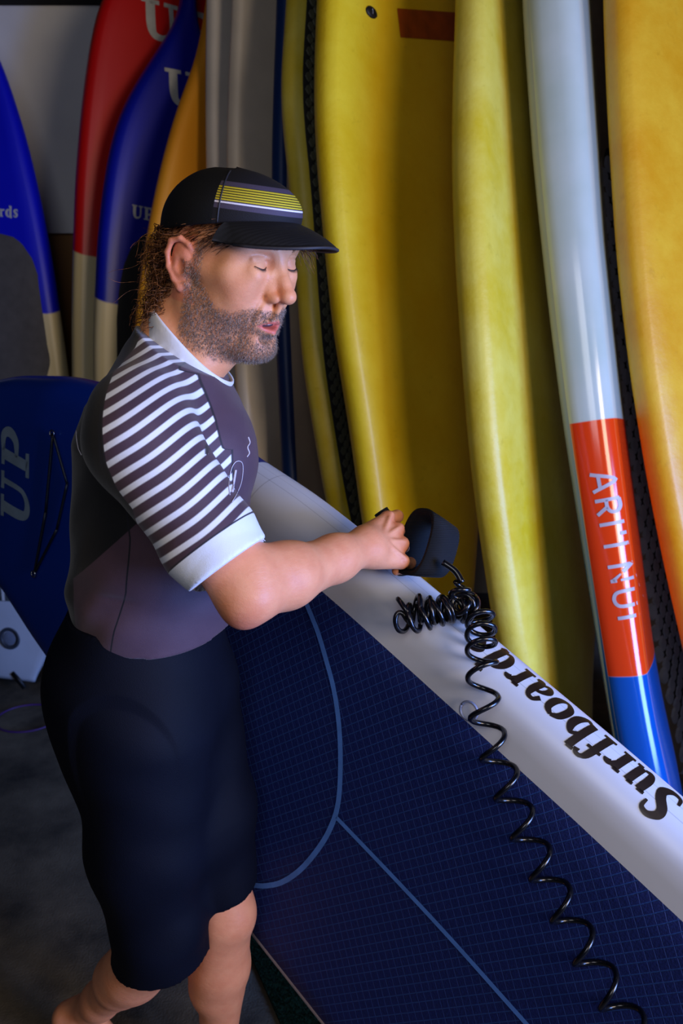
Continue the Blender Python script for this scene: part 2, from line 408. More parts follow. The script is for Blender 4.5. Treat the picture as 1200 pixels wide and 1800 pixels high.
def two_tone(name, c1, c2, ysplit, slope=0, rough=.45, var=.1, spec=.5, blot=None, scale=9):
    n = NT(name, rough, spec); _, x, y, z = n.obj(); f = n.noise(scale, 5, rough=.6)
    q = n.math('ADD', y, n.math('MULTIPLY', n.math('ABSOLUTE', x), slope)) if slope else y
    a = n.mix(n.step(f, .35, .65), tuple(k * (1 - var) for k in c1), tuple(min(1, k * (1 + var)) for k in c1))
    if c2 is not None: a = n.mix(n.step(q, ysplit + .002, ysplit - .002), a, c2)
    n.color(a); n.bump(n.noise(60, 4), .15, .002); return n
def yellow_foam(name, c, c2, rough=.42):
    n = NT(name, rough, .45); f = n.noise(5, 6, rough=.65); g = n.noise(28, 5, rough=.7); h = n.noise(90, 3)
    a = n.mix(n.step(f, .35, .7), c, c2); a = n.mix(n.math('MULTIPLY', n.step(g, .6, .75), .35), a, tuple(k * .6 for k in c))
    n.color(a); n.bump(n.math('ADD', g, n.math('MULTIPLY', h, .4)), .3, .003); return n.m
m_yel1 = yellow_foam('yellow_board_skin', rgb(216, 178, 14), rgb(228, 198, 44))
m_yel2 = yellow_foam('yellow_board_skin_worn', rgb(206, 178, 30), rgb(222, 204, 90))
m_yel3 = yellow_foam('golden_board_skin', rgb(208, 142, 6), rgb(222, 172, 40))
m_black_pr = plain('black_print', rgb(12, 12, 14), .5)
m_white_pr = plain('white_print', rgb(205, 205, 208), .6)
m_navy_gloss = plain('navy_gloss', rgb(8, 38, 92), .3)

def spline(pts): 
    p = sorted(pts); return lambda v: float(np.interp(v, [q[0] for q in p], [q[1] for q in p]))

# --- big yellow board in the middle
bL = Board('foam_board', 'wide bright yellow board with a small black plug near its top, right behind the cap', m_yel1,
           aty(745, 900, 2.14), aty(700, 0, 2.48), 47, [(575, -200), (565, 0), (560, 150), (563, 250), (570, 330), (582, 460), (592, 560), (604, 640), (618, 720), (634, 830), (645, 920), (680, 1100), (720, 1250)], th=.10, length=3.1)
p = bL.surf(652, 22)
if p is not None:
    mb = MB(); k = 28; R1 = [(math.cos(2 * math.pi * i / k) * .020, math.sin(2 * math.pi * i / k) * .014) for i in range(k)]
    V = [(p[0] + a, p[1] + b, p[2] + h) for s_, h in ((1, -.004), (1, .003), (.85, .005)) for a, b in [(x * s_, y * s_) for x, y in R1]]
    mb.add(V, grid_faces(3, k) + [tuple(2 * k + i for i in range(k))]); mb.build('plug', m_black_pr, bL.root, bL.M)
    st, _ = strokes_for('1', THIN, .010); bL.text('plug_number', m_white_pr, st, (p[0] - .002, p[1] - .006, p[2]), (1, 0, 0), (0, 1, 0), lift=.0062)
m_brownlab = plain('brown_sticker', rgb(150, 66, 12), .5, var=.2)
V = []; SX, SY = 16, 8
for i in range(SX):
    for j in range(SY):
        q = bL.surf(697 + (826 - 697) * i / (SX - 1) + 6 * j / (SY - 1), 15 + 9 * i / (SX - 1) + 51 * j / (SY - 1)); V.append(q + np.array([0, 0, .0015]) if q is not None else V[-1])
mesh('sticker', V, grid_faces(SX, SY, False), m_brownlab, bL.root, bL.M)['label'] = 'brown rectangular sticker'

# --- second yellow board
bM = Board('foam_board', 'yellow board fading pale, between the widest yellow board and the white one with lettering', m_yel2,
           aty(962, 1000, 1.98), aty(897, 0, 2.34), 57, [(822, -150), (819, 0), (813, 200), (814, 330), (820, 470), (830, 620), (842, 780), (860, 930), (878, 1050), (893, 1150), (930, 1300)], th=.10, length=3.0)
# --- right-hand golden board
bP = Board('foam_board', 'golden yellow board at the right edge of the photo', m_yel3,
           aty(1330, 1000, 1.90), aty(1235, 0, 2.26), 30, [(1071, -150), (1071, 0), (1079, 200), (1095, 450), (1118, 650), (1150, 850), (1180, 1000), (1225, 1200), (1274, 1400)], th=.10, length=3.0)

# --- white board seen edge-on with the orange panel
def make_edge(name, label, mat, uv, y_of_v, yaw, th, hw=.27, length=2.9, group=None, nth=44, cat='surfboard', clr=.09):
    """board seen on its rail: uv = [(v, u_left, u_right)]; its centre line bends as the rocker does"""
    v0, v1 = uv[-1], uv[0]
    mid = lambda v: .5 * (np.interp(v, [q[0] for q in uv], [q[1] for q in uv]) + np.interp(v, [q[0] for q in uv], [q[2] for q in uv]))
    vb, vt = uv[-1][0], uv[0][0]
    Pb = aty(mid(vb), vb, y_of_v(vb)); Pt = aty(mid(vt), vt, y_of_v(vt)); A = norm(Pt - Pb)
    e = np.array([math.cos(math.radians(yaw)), math.sin(math.radians(yaw)), 0]); e = norm(e - A * (e @ A)); nz = norm(np.cross(e, A))
    base = Pb - A * ((Pb[2] - clr) / A[2])
    vs = np.linspace(vb, vt, 40); R = []
    for v in vs:
        P = aty(mid(v), v, y_of_v(v)); d = P - base; wd = (np.interp(v, [q[0] for q in uv], [q[2] - q[1] for q in uv])) / FPX * (P - CAM) @ cF
        R.append((d @ A, d @ nz, wd))
    R = np.array(R); ys = np.linspace(0, length, 90)
    r = np.interp(ys, R[:, 0], R[:, 1]); sl = (R[-1, 1] - R[-4, 1]) / (R[-1, 0] - R[-4, 0]); r = np.where(ys > R[-1, 0], R[-1, 1] + sl * (ys - R[-1, 0]), r)
    sl0 = (R[3, 1] - R[0, 1]) / (R[3, 0] - R[0, 0]); r = np.where(ys < R[0, 0], R[0, 1] + sl0 * (ys - R[0, 0]), r)
    r = smooth_rows(r, 6)
    w = np.interp(ys, R[:, 0], R[:, 2]); f = np.clip((length - ys) / .6, 0, 1); g = np.clip(ys / .35, 0, 1)
    tt = np.maximum(w * (.15 + .85 * np.minimum(f, 1) ** .6), .02)
    hws = hw * np.minimum(np.sqrt(1 - (1 - f) ** 2.2), .35 + .65 * np.sqrt(1 - (1 - g) ** 2)); hws = np.maximum(hws, .015)
    V = []; xoff = hw
    for y, a, t, rr in zip(ys, hws, tt, r):
        th_ = np.linspace(0, 2 * math.pi, nth, endpoint=False); c_, s_ = np.cos(th_), np.sin(th_)
        fl = max(a - t * .5, 0); x = np.sign(c_) * (fl * np.clip(np.abs(c_) * 1.8, 0, 1) + (a - fl) * np.abs(c_)) + xoff; z = t / 2 * np.sign(s_) * np.abs(s_) ** .75
        V.append(np.stack([x, np.full(nth, y), z + rr], 1))
    V = np.concatenate(V); Fc = grid_faces(90, nth) + [tuple(range(nth))[::-1], tuple(89 * nth + j for j in range(nth))]
    b = Board.__new__(Board); b.o, b.e, b.A, b.n = base, e, A, nz; b.M = frame(base, e, A, nz); b.L = length
    b.root = empty(name, base); tag(b.root, label, cat, group); b.V, b.F = V, Fc
    b.body = mesh('hull', V, Fc, mat, b.root, b.M); b.bvh = BVHTree.FromPolygons([Vector(x) for x in V], Fc)
    b.ys, b.r, b.t = ys, r, tt
    return b
uvN = [(-100, 902, 1014), (0, 905, 1020), (250, 921, 1036), (400, 936, 1046), (550, 953, 1061), (740, 977, 1080), (960, 1012, 1108), (1190, 1050, 1137), (1290, 1067, 1155), (1400, 1086, 1180)]
yN = lambda v: 2.02 - .36 * v / 1000
nN = NT('gloss_white_orange_blue', .16, .5)
bN = make_edge("paddleboard", "white board standing on edge with orange lettered panel above a blue tail", nN.m, uvN, yN, 68, .15, hw=.165)
def ylocal(b, u, v):
    p = b.surf(u, v); return p
pa, pb = bN.surf(1035, 740), bN.surf(1100, 1190)
_, x, y, z = nN.obj(); 
rk = [(float(a), float(c)) for a, c in zip(bN.ys, bN.r)]
att = np.repeat(bN.r, 44); q = bN.body.data.attributes.new('roll', 'FLOAT', 'POINT'); zz = (bN.V[:, 2] - att) / np.repeat(bN.t, 44); q.data.foreach_set('value', zz.astype(np.float32))
roll = nN.attr('roll')
f = nN.noise(6, 5); white = nN.mix(nN.step(f, .3, .7), rgb(176, 186, 168), rgb(192, 198, 184))
is_or = nN.band(y, pb[1], pa[1], .0015); is_bl = nN.step(y, pb[1] + .0015, pb[1] - .0015)
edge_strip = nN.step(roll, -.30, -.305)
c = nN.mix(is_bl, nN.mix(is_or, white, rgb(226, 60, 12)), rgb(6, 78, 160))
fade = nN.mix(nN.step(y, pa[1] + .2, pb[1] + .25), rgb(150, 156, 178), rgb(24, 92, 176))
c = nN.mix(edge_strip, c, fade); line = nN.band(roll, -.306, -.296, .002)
nN.color(nN.mix(nN.math('MULTIPLY', line, .5), c, rgb(210, 200, 180))); nN.b.inputs['Coat Weight'].default_value = .6; nN.b.inputs['Coat Roughness'].default_value = .12
# ARI'I NUI reading downwards
m_greypr = plain('grey_print', rgb(176, 164, 168), .4)
p0, p1 = bN.surf(1042, 832), bN.surf(1095, 1102)
if p0 is not None and p1 is not None:
    # find letter baseline side: text top points to the viewer's right
    dirn = norm(p1 - p0); nd = np.array([-math.cos(.12), 0, 0.0]); up = norm(np.cross(nd, dirn)); 
    st, wd = strokes_for("ARI'I NUI", THIN, 1.0, gap=.2); L_ = np.linalg.norm(p1 - p0); k = L_ / wd
    pr = bN.surf(1068, 832); hgt = abs((pr - p0) @ up)
    st = [[(a * k, b * .052 / 1.3, w * (k * .5 + .024)) for a, b, w in s] for s in st]
    o_ = bN.surf(1036, 834)
    bN.text('lettering', m_greypr, st, o_, dirn, up, nd, label='pale grey sans lettering reading downwards')

# --- dark-padded board between the white board and the golden one
m_brown = plain('brown_grey_rail', rgb(98, 84, 74), .6)
m_pad_dark = plain('dark_pad', rgb(30, 32, 42), .7, bump=.2)
bO = Board('paddleboard', 'brownish board with black scaled grip pad, squeezed between white and golden boards', m_brown,
           aty(1240, 1000, 2.20), aty(1140, 0, 2.56), 30, [(1000, -100), (1012, 0), (1030, 300), (1050, 500), (1075, 760), (1105, 960), (1140, 1190), (1165, 1330)], th=.09, length=3.0)
def pad_cells(b, name, mat, pts_left, width, y0, y1, cw, ch, lift=.006, hexa=True):
    """raised lozenge cells of a grip pad, joined in one part"""
    mb = MB(); j = 0; y = y0
    while y < y1:
        xl = float(np.interp(y, [q[0] for q in pts_left], [q[1] for q in pts_left])); k = 0; x = xl + (cw / 2 if j % 2 else 0)
        while x < xl + width:
            c = b.top(x, y)
            if c is not None:
                a, h = cw * .40, ch * .42
                ring = [(-a, 0), (-a * .55, h * .75), (0, h), (a * .55, h * .75), (a, 0), (a * .55, -h * .75), (0, -h), (-a * .55, -h * .75)]
                V = []
                for s_, l_ in ((1, .0008), (.8, lift)):
                    for rx, ry in ring:
                        q = b.top(x + rx * s_, y + ry * s_, l_); V.append(q if q is not None else c)
                mb.add(V, grid_faces(2, 8) + [tuple(8 + i for i in range(8))])
            x += cw
        y += ch / 2; j += 1
    if mb.v: return tag(mb.build(name, mat, b.root, b.M, smooth=False), kind='stuff')
tr = [bO.hit(u, v, .045) for u, v in ((1158, 1390), (1120, 1180), (1090, 900), (1068, 700), (1062, 560), (1062, 380), (1062, 250))]
pl = sorted([(q[1], max(q[0], float(-np.interp(q[1], bO.ys, bO.w)) + .015)) for q in tr])
m_pad_blk = plain('black_pad', rgb(10, 11, 14), .75)
bO.patch('grip_pad', m_pad_blk, pl[0][0] - .3, pl[-1][0], lambda y: np.interp(y, [q[0] for q in pl], [q[1] for q in pl]), lambda y: np.interp(y, [q[0] for q in pl], [q[1] for q in pl]) + .26, lift=.004)
pad_cells(bO, 'pad_scales', plain('grey_scales', rgb(130, 132, 150), .55), pl, .24, pl[0][0] - .25, pl[-1][0] - .03, .030, .062, lift=.0075)

# --- yellow-edged board with black diamond pad
m_yedge = yellow_foam('lemon_rail', rgb(200, 176, 30), rgb(214, 200, 90))
bK = Board('paddleboard', 'yellow-edged board with black diamond grip pad, left of the widest yellow board', m_yedge,
           aty(650, 900, 2.24), aty(585, 0, 2.58), 52, [(516, -100), (511, 0), (500, 150), (508, 250), (518, 330), (528, 480), (540, 640), (560, 760), (582, 890), (610, 1000)], th=.09, length=3.0)
tr = [bK.hit(u, v, .045) for u, v in ((612, 1000), (586, 890), (566, 790), (552, 700), (545, 640), (530, 480), (524, 330), (514, 250), (511, 150), (521, 0), (524, -100))]
yy_ = np.linspace(.3, 2.7, 30); pl2 = [(float(y), float(-np.interp(y, bK.ys, bK.w) + .020)) for y in yy_]
bK.patch('grip_pad', plain('charcoal_pad', rgb(22, 24, 24), .7), pl2[0][0] - .2, pl2[-1][0], lambda y: np.interp(y, [q[0] for q in pl2], [q[1] for q in pl2]), lambda y: np.interp(y, [q[0] for q in pl2], [q[1] for q in pl2]) + .20, lift=.004)
pad_cells(bK, 'pad_diamonds', plain('olive_diamonds', rgb(74, 76, 62), .6), [(a, b + .020) for a, b in pl2], .16, pl2[0][0] - .15, pl2[-1][0] - .04, .030, .034, lift=.007)

# --- edge-on boards behind the cap
m_w1 = plain('off_white_board', rgb(196, 190, 184), .5, var=.06, scale=8)
m_w2 = plain('cream_board', rgb(206, 196, 182), .45, var=.07, scale=8)
m_w3 = plain('greyed_board', rgb(158, 146, 132), .6, var=.08, scale=8)
def rail_board(label, mat, left, y900, yaw=56, th=.06, hw=.20, name='surfboard'):
    """fanned board: left = [(v, u)] silhouette of its near rail; leans back like its neighbours"""
    yv = lambda v: y900 + .34 * (900 - v) / 900
    vs = [q[0] for q in left]; us = [q[1] for q in left]; k = th * FPX / (y900 + .25)
    uv = [(v, u, u + k) for v, u in left]
    return make_edge(name, label, mat, uv, yv, yaw, th, hw=hw)
bF = rail_board('cool white board at the left of the cap, next to the orange board', m_w1, [(-100, 352), (0, 349), (100, 343), (200, 340), (300, 341), (500, 347), (700, 360), (900, 372)], 2.46, 52)
bG = rail_board('creamy white board standing directly above the cap', m_w2, [(-100, 398), (0, 392), (100, 382), (200, 374), (300, 371), (500, 380), (700, 400), (900, 412)], 2.36, 54, th=.065)
nI = NT('navy_rail_beige_deck', .5); bI = rail_board('greyish beige board with a thin navy blue rail, right above the cap stripes', nI.m, [(-100, 478), (0, 472), (100, 464), (200, 457), (300, 453), (500, 457), (640, 466), (830, 480), (950, 492)], 2.28, 54)
_, x, y, z = nI.obj(); f = nI.noise(8, 4); nI.color(nI.mix(nI.step(x, .022, .024), rgb(6, 44, 100), nI.mix(f, rgb(150, 138, 124), rgb(176, 164, 148))))

# --- orange board
n = NT('orange_board_skin', .5); f = n.noise(6, 4); _, x, y, z = n.obj(); n.color(n.mix(f, rgb(206, 130, 20), rgb(218, 152, 36))); m_or = n.m
bE = Board('surfboard', 'orange yellow board with a dark crease line, behind the wearer of the cap', m_or,
           aty(306, 700, 2.68), aty(374, 0, 2.96), 56, [(400, -40), (372, 40), (345, 112), (322, 170), (302, 232), (282, 310), (264, 400), (250, 490), (240, 580), (236, 700), (240, 900)], th=.07, length=2.62, nose=.1)
# --- blue and red boards with beige rails
def split_board(label, c1, base, top, yaw, trace, side, ysplit_uv, side_col, length, y_extra=None, th=.10, rails=.75, fold=.35):
    n = NT('hull_paint', .42, .5); b = Board('paddleboard', label, n.m, base, top, yaw, trace, side=side, length=length, th=th, nose=.3)
    p = b.surf(*ysplit_uv); ys = p[1] if p is not None else b.hit(*ysplit_uv)[1]
    _, x, y, z = n.obj(); f = n.noise(7, 4); a = n.mix(f, tuple(k * .85 for k in c1), c1)
    wz = n.math('ADD', y, n.math('MULTIPLY', z, fold)); n.color(n.mix(n.step(wz, ys + .003, ys - .003), a, side_col)); return b
beige = rgb(196, 182, 140)
bC = split_board('red board with beige lower rail, half hidden behind the blue board', rgb(190, 8, 6), aty(262, 660, 3.08), aty(290, 0, 3.28), 36,
                 [(260, -120), (205, -50), (176, 0), (160, 70), (148, 150), (140, 230), (133, 320), (129, 440), (127, 560), (128, 680), (132, 900)], -1, (150, 441), beige, 2.85)
bD = split_board('dark blue board with pale lettering and black pad, between red and orange boards', rgb(2, 16, 150), aty(290, 660, 2.92), aty(330, 0, 3.14), 38,
                 [(400, -30), (345, 30), (290, 68), (248, 130), (222, 175), (205, 215), (190, 280), (180, 350), (172, 430), (168, 520), (165, 600), (166, 680), (170, 900)], -1, (186, 524), beige, 2.66)
bA = split_board('bright blue board with white lettering and grey pad at the left edge', rgb(2, 12, 190), aty(-60, 700, 3.16), aty(-70, 60, 3.34), -12,
                 [(-40, 30), (0, 105), (22, 170), (42, 235), (60, 310), (75, 380), (88, 450), (100, 530), (111, 600), (122, 690), (130, 800), (136, 900)], 1, (95, 546), beige, 2.42)
# lettering
def put_text(b, txt, font, size, uv0, uvdir, mat, label, wx=1.0):
    p0, p1 = b.surf(*uv0), b.surf(*uvdir)
    if p0 is None or p1 is None: print('TEXT MISS', txt, p0, p1); return
    d = norm([p1[0] - p0[0], p1[1] - p0[1], 0]); up = np.array([-d[1], d[0], 0]); st, w = strokes_for(txt, font, size); st = [[(a_ * wx, b_, w_ * (1 + wx) / 2) for a_, b_, w_ in q] for q in st]
    b.text('lettering', mat, st, (p0[0], p0[1], p0[2]), d, up, label=label)
m_pale = plain('pale_print', rgb(170, 172, 170), .6)
put_text(bC, 'UP', FAT, .088, (249, 62), (290, 72), m_pale, 'white slab letters', 1.25)
put_text(bD, 'UP', FAT, .078, (291, 180), (312, 184), m_pale, 'pale slab letters', 1.25)
put_text(bD, 'UP', FAT, .030, (231, 382), (262, 388), m_pale, 'small pale slab letters')
put_text(bA, 'rds', FAT, .0285, (-1, 381), (46, 383), m_pale, 'small white slab letters')
def oval_pad(b, name, mat, pts, lift=.004, label=None):
    P = catmull(np.array([b.hit(u, v, .04) for u, v in pts]), 6); ys = np.linspace(P[:, 1].min(), P[:, 1].max(), 50)
    return P
m_padA = plain('grey_pad', rgb(74, 70, 66), .8, bump=.3); m_padD = plain('black_deck_pad', rgb(12, 12, 14), .8, bump=.3)
PA = sorted([(b_[1], b_[0]) for b_ in [bA.hit(u, v, .05) for u, v in ((-5, 408), (20, 412), (42, 428), (60, 455), (72, 490), (82, 540), (90, 600), (92, 640), (85, 670), (70, 700))]])
fA = lambda y: float(np.interp(y, [q[0] for q in PA], [q[1] for q in PA]))
bA.patch('deck_pad', m_padA, PA[0][0] - .25, PA[-1][0], lambda y: -fA(y) * 1.0 - .02, fA, lift=.004)
PD = sorted([(b_[1], b_[0]) for b_ in [bD.hit(u, v, .05) for u, v in ((275, 400), (250, 412), (228, 435), (215, 465), (206, 510), (202, 560), (203, 640), (206, 700))]])
fD = lambda y: float(np.interp(y, [q[0] for q in PD], [q[1] for q in PD]))
bD.patch('deck_pad', m_padD, PD[0][0] - .3, PD[-1][0], fD, lambda y: max(-fD(y), fD(y) + .05), lift=.004)

# --- white board tail, low at the left edge
m_wt = plain('white_tail', rgb(186, 190, 200), .5, var=.05, scale=8)
bR = Board('surfboard', 'white board with grey pad, round valve and black slot, low at left edge', m_wt,
           aty(14, 1218, 2.70), aty(2, 800, 2.84), -12, [(14, 1221), (40, 1215), (56, 1204), (72, 1175), (86, 1146), (98, 1122), (104, 1080), (110, 1000), (116, 900), (118, 800)], side=1, th=.08, length=1.0, tail=.05, nose=.4)
c = bR.surf(17, 1122)
def disc(b, name, c, r, h, mat, parent=None, hole=0):
    k = 32; rings = [(r, -.003), (r, h), (r * .92, h + .001)]
    if hole: rings += [(hole, h + .001), (hole, -.001)]
    V = [(c[0] + math.cos(2 * math.pi * i / k) * rr, c[1] + math.sin(2 * math.pi * i / k) * rr, c[2] + hh) for rr, hh in rings for i in range(k)]
    Fc = grid_faces(len(rings), k)
    if not hole: Fc.append(tuple((len(rings) - 1) * k + i for i in range(k)))
    return mesh(name, V, Fc, mat, parent or b.root, b.M)
if c is not None:
    v_ = disc(bR, 'valve', c, .043, .003, plain('dark_grey_ring', rgb(52, 56, 66), .5), hole=.029); disc(bR, 'valve_cap', c, .027, .002, plain('blue_grey_cap', rgb(108, 116, 134), .5), v_)
    PR = [bR.hit(u, v, .045) for u, v in ((92, 1092), (76, 1094), (64, 1082), (50, 1066), (30, 1061), (0, 1060))]
    yb = bR.hit(10, 1061, .045)[1]
    low = lambda x: float(np.interp(x, sorted([q[0] for q in PR]), [q[1] for q in sorted(PR)]))
    V = []; nx = 40; ny = 24; ok = []
    for i in range(nx):
        xx = -.17 + .34 * i / (nx - 1)
        for j in range(ny):
            yy = low(abs(xx)) + (.92 - low(abs(xx))) * j / (ny - 1); pp = bR.top(xx, yy, .004 if j else -.001); ok.append(pp is not None and abs(xx) < float(np.interp(yy, bR.ys, bR.w)) - .004); V.append(pp if pp is not None else (xx, yy, 0))
    mesh('deck_pad', V, [f for f in grid_faces(nx, ny, False) if all(ok[q] for q in f)], plain('slate_pad', rgb(66, 70, 74), .8, bump=.3), bR.root, bR.M)
    a_, b2 = bR.surf(8, 1055), bR.surf(1, 960)
    if a_ is not None and b2 is not None:
        mb = MB(); ribbon(mb, [(0, 0, .012), (1, 0, .012)], lambda x, y: (a_ + (b2 - a_) * x + np.array([y, 0, .0065]))); mb.build('pad_stripe', m_white_pr, bR.root, bR.M)
    s1, s2 = bR.surf(24, 1184), bR.surf(50, 1212)
    if s1 is None or s2 is None: s1 = bR.surf(20, 1180); s2 = s1 + np.array([.045, -.05, 0])
    mb = MB(); d = norm(s2 - s1); mid = (s1 + s2) / 2 + np.array([0, 0, .0]); R_ = np.stack([d, np.cross([0, 0, 1], d), [0, 0, 1]], 1); box(mb, mid + d * .01, (.075, .018, .006), R_); mb.build('tail_slot', m_black_pr, bR.root, bR.M)

# purple hoop and green mat on the floor
mb = MB(); c0 = on_floor(48, 1262, .012); pts = [c0 + np.array([.11 * math.cos(t), .09 * math.sin(t), 0]) for t in np.linspace(0, 2 * math.pi, 60)]
tube(mb, pts, .0035, 6); tag(mb.build('cord', plain('purple_cord', rgb(70, 30, 96), .5)), 'thin purple cord lying in a loop on the floor', 'cord')
g0, g1 = on_floor(446, 1695), on_floor(492, 1800); dl = norm(g1 - g0); pp = np.array([-dl[1], dl[0], 0]); pp = pp if pp[0] > 0 else -pp
mb = MB(); q0 = g0 - dl * .5; q1 = g1 + dl * .6; W_ = .36
base = [q0, q1, q1 + pp * W_, q0 + pp * W_]; base = [np.array([b_[0], b_[1], 0]) for b_ in base]
V = [b_ + np.array([0, 0, .0005]) for b_ in base] + [b_ + np.array([0, 0, .008]) for b_ in base]
mb.add(V, [(0, 1, 2, 3)[::-1], (4, 5, 6, 7), (0, 1, 5, 4), (1, 2, 6, 5), (2, 3, 7, 6), (3, 0, 4, 7)])
n = NT('green_turf', .95, .1); f = n.noise(160, 4); n.color(n.mix(n.step(f, .3, .7), rgb(8, 20, 12), rgb(22, 44, 26))); n.bump(f, .8, .006)
mat_o = empty('turf_mat', base[0]); tag(mat_o, 'dark green artificial turf mat on the floor under the carried board', 'mat')
mb.build('backing', n.m, mat_o, smooth=False)
mb = MB(); gr = np.random.default_rng(3)
for _ in range(9000):
    a, b_ = gr.uniform(0, 1), gr.uniform(0, 1); P = q0 + (q1 - q0) * a + pp * W_ * b_; P[2] = .008; d = gr.normal(size=3) * .004; w = norm(gr.normal(size=3) * np.array([1, 1, 0])) * .0012
    mb.add([P - w, P + w, P + d * np.array([1, 1, 0]) + np.array([0, 0, .010])], [(0, 1, 2)])
tag(mb.build('turf_blades', n.m, mat_o, smooth=False), kind='stuff')

# ================================================================= CARRIED BOARD
d_ = norm(ray(-1550, -890)); KS = 1.048; T0 = at(700, 990, 1.25 * KS); Bq = at(448, 1615, 1.50 * KS); wv = T0 - Bq; wv = wv - (wv @ d_) * d_; WID = np.linalg.norm(wv); wu = wv / WID
nn = norm(-np.cross(d_, wu)); HW = WID / 2; TH = .125
UO = T0 - wu * HW
UM = frame(UO, d_, wu, nn)      # local x along to the nose, y up across, z deck normal
def uhit(u, v, off=0.0):
    r = ray(u, v); k = ((UO + nn * off - CAM) @ nn) / (r @ nn); P = CAM + r * k - UO; return (P @ d_, P @ wu)
X0, X1 = -1.5 * KS, 1.08 * KS
nx_ = 140; nth = 56; xs = np.linspace(0, 1, nx_); xs = X0 + (X1 - X0) * (.5 - .5 * np.cos(math.pi * xs)); V = []
hw_pts = [(-1.5, .10), (-1.35, .24), (-1.1, .33), (-.8, .375), (-.4, HW), (0, HW), (.2, HW * .985), (.35, HW * .94), (.5, .35), (.65, .315), (.8, .262), (.92, .195), (1.0, .13), (1.05, .07), (1.08, .01)]
hw_pts = [(a * KS, b_ * (1 if b_ == HW or abs(b_ - HW * .985) < 1e-6 or abs(b_ - HW * .94) < 1e-6 else KS)) for a, b_ in hw_pts]
uw = np.array([np.interp(x, [q[0] for q in hw_pts], [q[1] for q in hw_pts]) for x in xs]); uw = smooth_rows(uw, 2)
th_ = np.linspace(0, 2 * math.pi, nth, endpoint=False)
for x, w in zip(xs, uw):
    t = TH * (.35 + .65 * min(1, max(0, (X1 - x) / .3)) ** .5); rr = min(t * .5, w)
    # flat faces with a half-round rail
    P = []
    for a in th_:
        c, s_ = math.cos(a), math.sin(a); fl = w - rr
        yy = math.copysign(fl * min(1, abs(c) / .34) if abs(c) < .34 else fl, c); ang = 0 if abs(c) < .34 else (abs(c) - .34) / .66
        if abs(c) < .34: zz = math.copysign(t / 2, s_)
        else:
            q = ang * math.pi / 2; yy = math.copysign(fl + rr * math.sin(q), c); zz = math.copysign(t / 2 * math.cos(q), s_)
        P.append((x, yy, zz + .10 * max(0, (x - .35) / .7) ** 2))
    V += P
Fc = grid_faces(nx_, nth) + [tuple(range(nth))[::-1], tuple((nx_ - 1) * nth + j for j in range(nth))]
Uroot = empty('paddleboard', UO)
tag(Uroot, 'carried board with white rail, navy pad and blue lettered nose', 'paddleboard')
nU = NT('carried_board_shell', .3, .5); _, x, y, z = nU.obj()
f = nU.noise(5, 4); wh = nU.mix(f, rgb(186, 190, 200), rgb(202, 206, 216))
nosex = uhit(452, 830)[0]
# seam arcs across the rail near the nose, two faint tape lines along it
edge = nU.math('ADD', x, nU.math('MULTIPLY', nU.math('ABSOLUTE', y), -.0)); blue = nU.step(edge, nosex - .001, nosex + .001)
c = nU.mix(blue, wh, rgb(6, 40, 120))
hull = nU.step(z, -.045, -.047); c = nU.mix(nU.math('MULTIPLY', hull, nU.step(x, .3, .29)), c, rgb(170, 150, 140))
l1 = nU.band(z, .030, .0312, .0003); l2 = nU.band(z, .012, .013, .0003); l3 = nU.band(x, nosex - .055, nosex - .053, .0004)
c = nU.mix(nU.math('MULTIPLY', nU.math('ADD', nU.math('ADD', l1, l2), l3), .45), c, rgb(120, 124, 136))
nU.color(c); nU.bump(nU.noise(220, 2), .05, .0006)
mesh('hull', V, Fc, nU.m, Uroot, UM)
UV_, UF_ = np.array(V), Fc
ubvh = BVHTree.FromPolygons([Vector(q) for q in V], Fc); UMi = UM.inverted()
def usurf(u, v):
    o = UMi @ Vector(CAM); dd = (UMi.to_3x3() @ Vector(ray(u, v))).normalized(); h = ubvh.ray_cast(o, dd, 20); return None if h[0] is None else (np.array(h[0]), np.array(h[1]))
def utop(x, y, lift=.001):
    h = ubvh.ray_cast(Vector((x, y, 1)), Vector((0, 0, -1)), 3); return None if h[0] is None else np.array([x, y, h[0].z + lift])
# pad
padY = np.mean([uhit(*q, .06)[1] for q in ((700, 1140), (840, 1270), (960, 1410))])
nP = NT('navy_pad_foam', .62, .35); _, x, y, z = nP.obj()
g1_ = nP.math('FRACT', nP.math('MULTIPLY', nP.math('ADD', x, nP.math('MULTIPLY', y, .55)), 62)); g2_ = nP.math('FRACT', nP.math('MULTIPLY', nP.math('ADD', nP.math('MULTIPLY', x, .9), nP.math('MULTIPLY', y, -1.1)), 50))
gl = nP.math('MAXIMUM', nP.band(g1_, 0.02, .12, .03), nP.math('MULTIPLY', nP.band(g2_, .02, .10, .03), .5)); f = nP.noise(300, 3)
nP.color(nP.mix(nP.math('MULTIPLY', gl, .55), nP.mix(f, rgb(5, 20, 72), rgb(10, 30, 98)), rgb(40, 84, 160))); nP.bump(nP.math('SUBTRACT', f, nP.math('MULTIPLY', gl, 1.5)), .5, .0015)
yL = -HW + .020
V = []; ok = []; NX, NY = 110, 26
for i in range(NX):
    xx = -1.32 + (nosex - .075 + 1.32) * i / (NX - 1); wloc = float(np.interp(xx, xs, uw)) - (HW - padY); wb = float(np.interp(xx, xs, uw)) - .030
    for j in range(NY):
        yy = -wb + (wb + wloc) * j / (NY - 1); e_ = i in (0, NX - 1) or j in (0, NY - 1); q = utop(xx, yy, -.001 if e_ else .005); ok.append(q is not None); V.append(q if q is not None else (xx, yy, 0))
pad = mesh('deck_pad', V, grid_faces(NX, NY, False), nP.m, Uroot, UM)
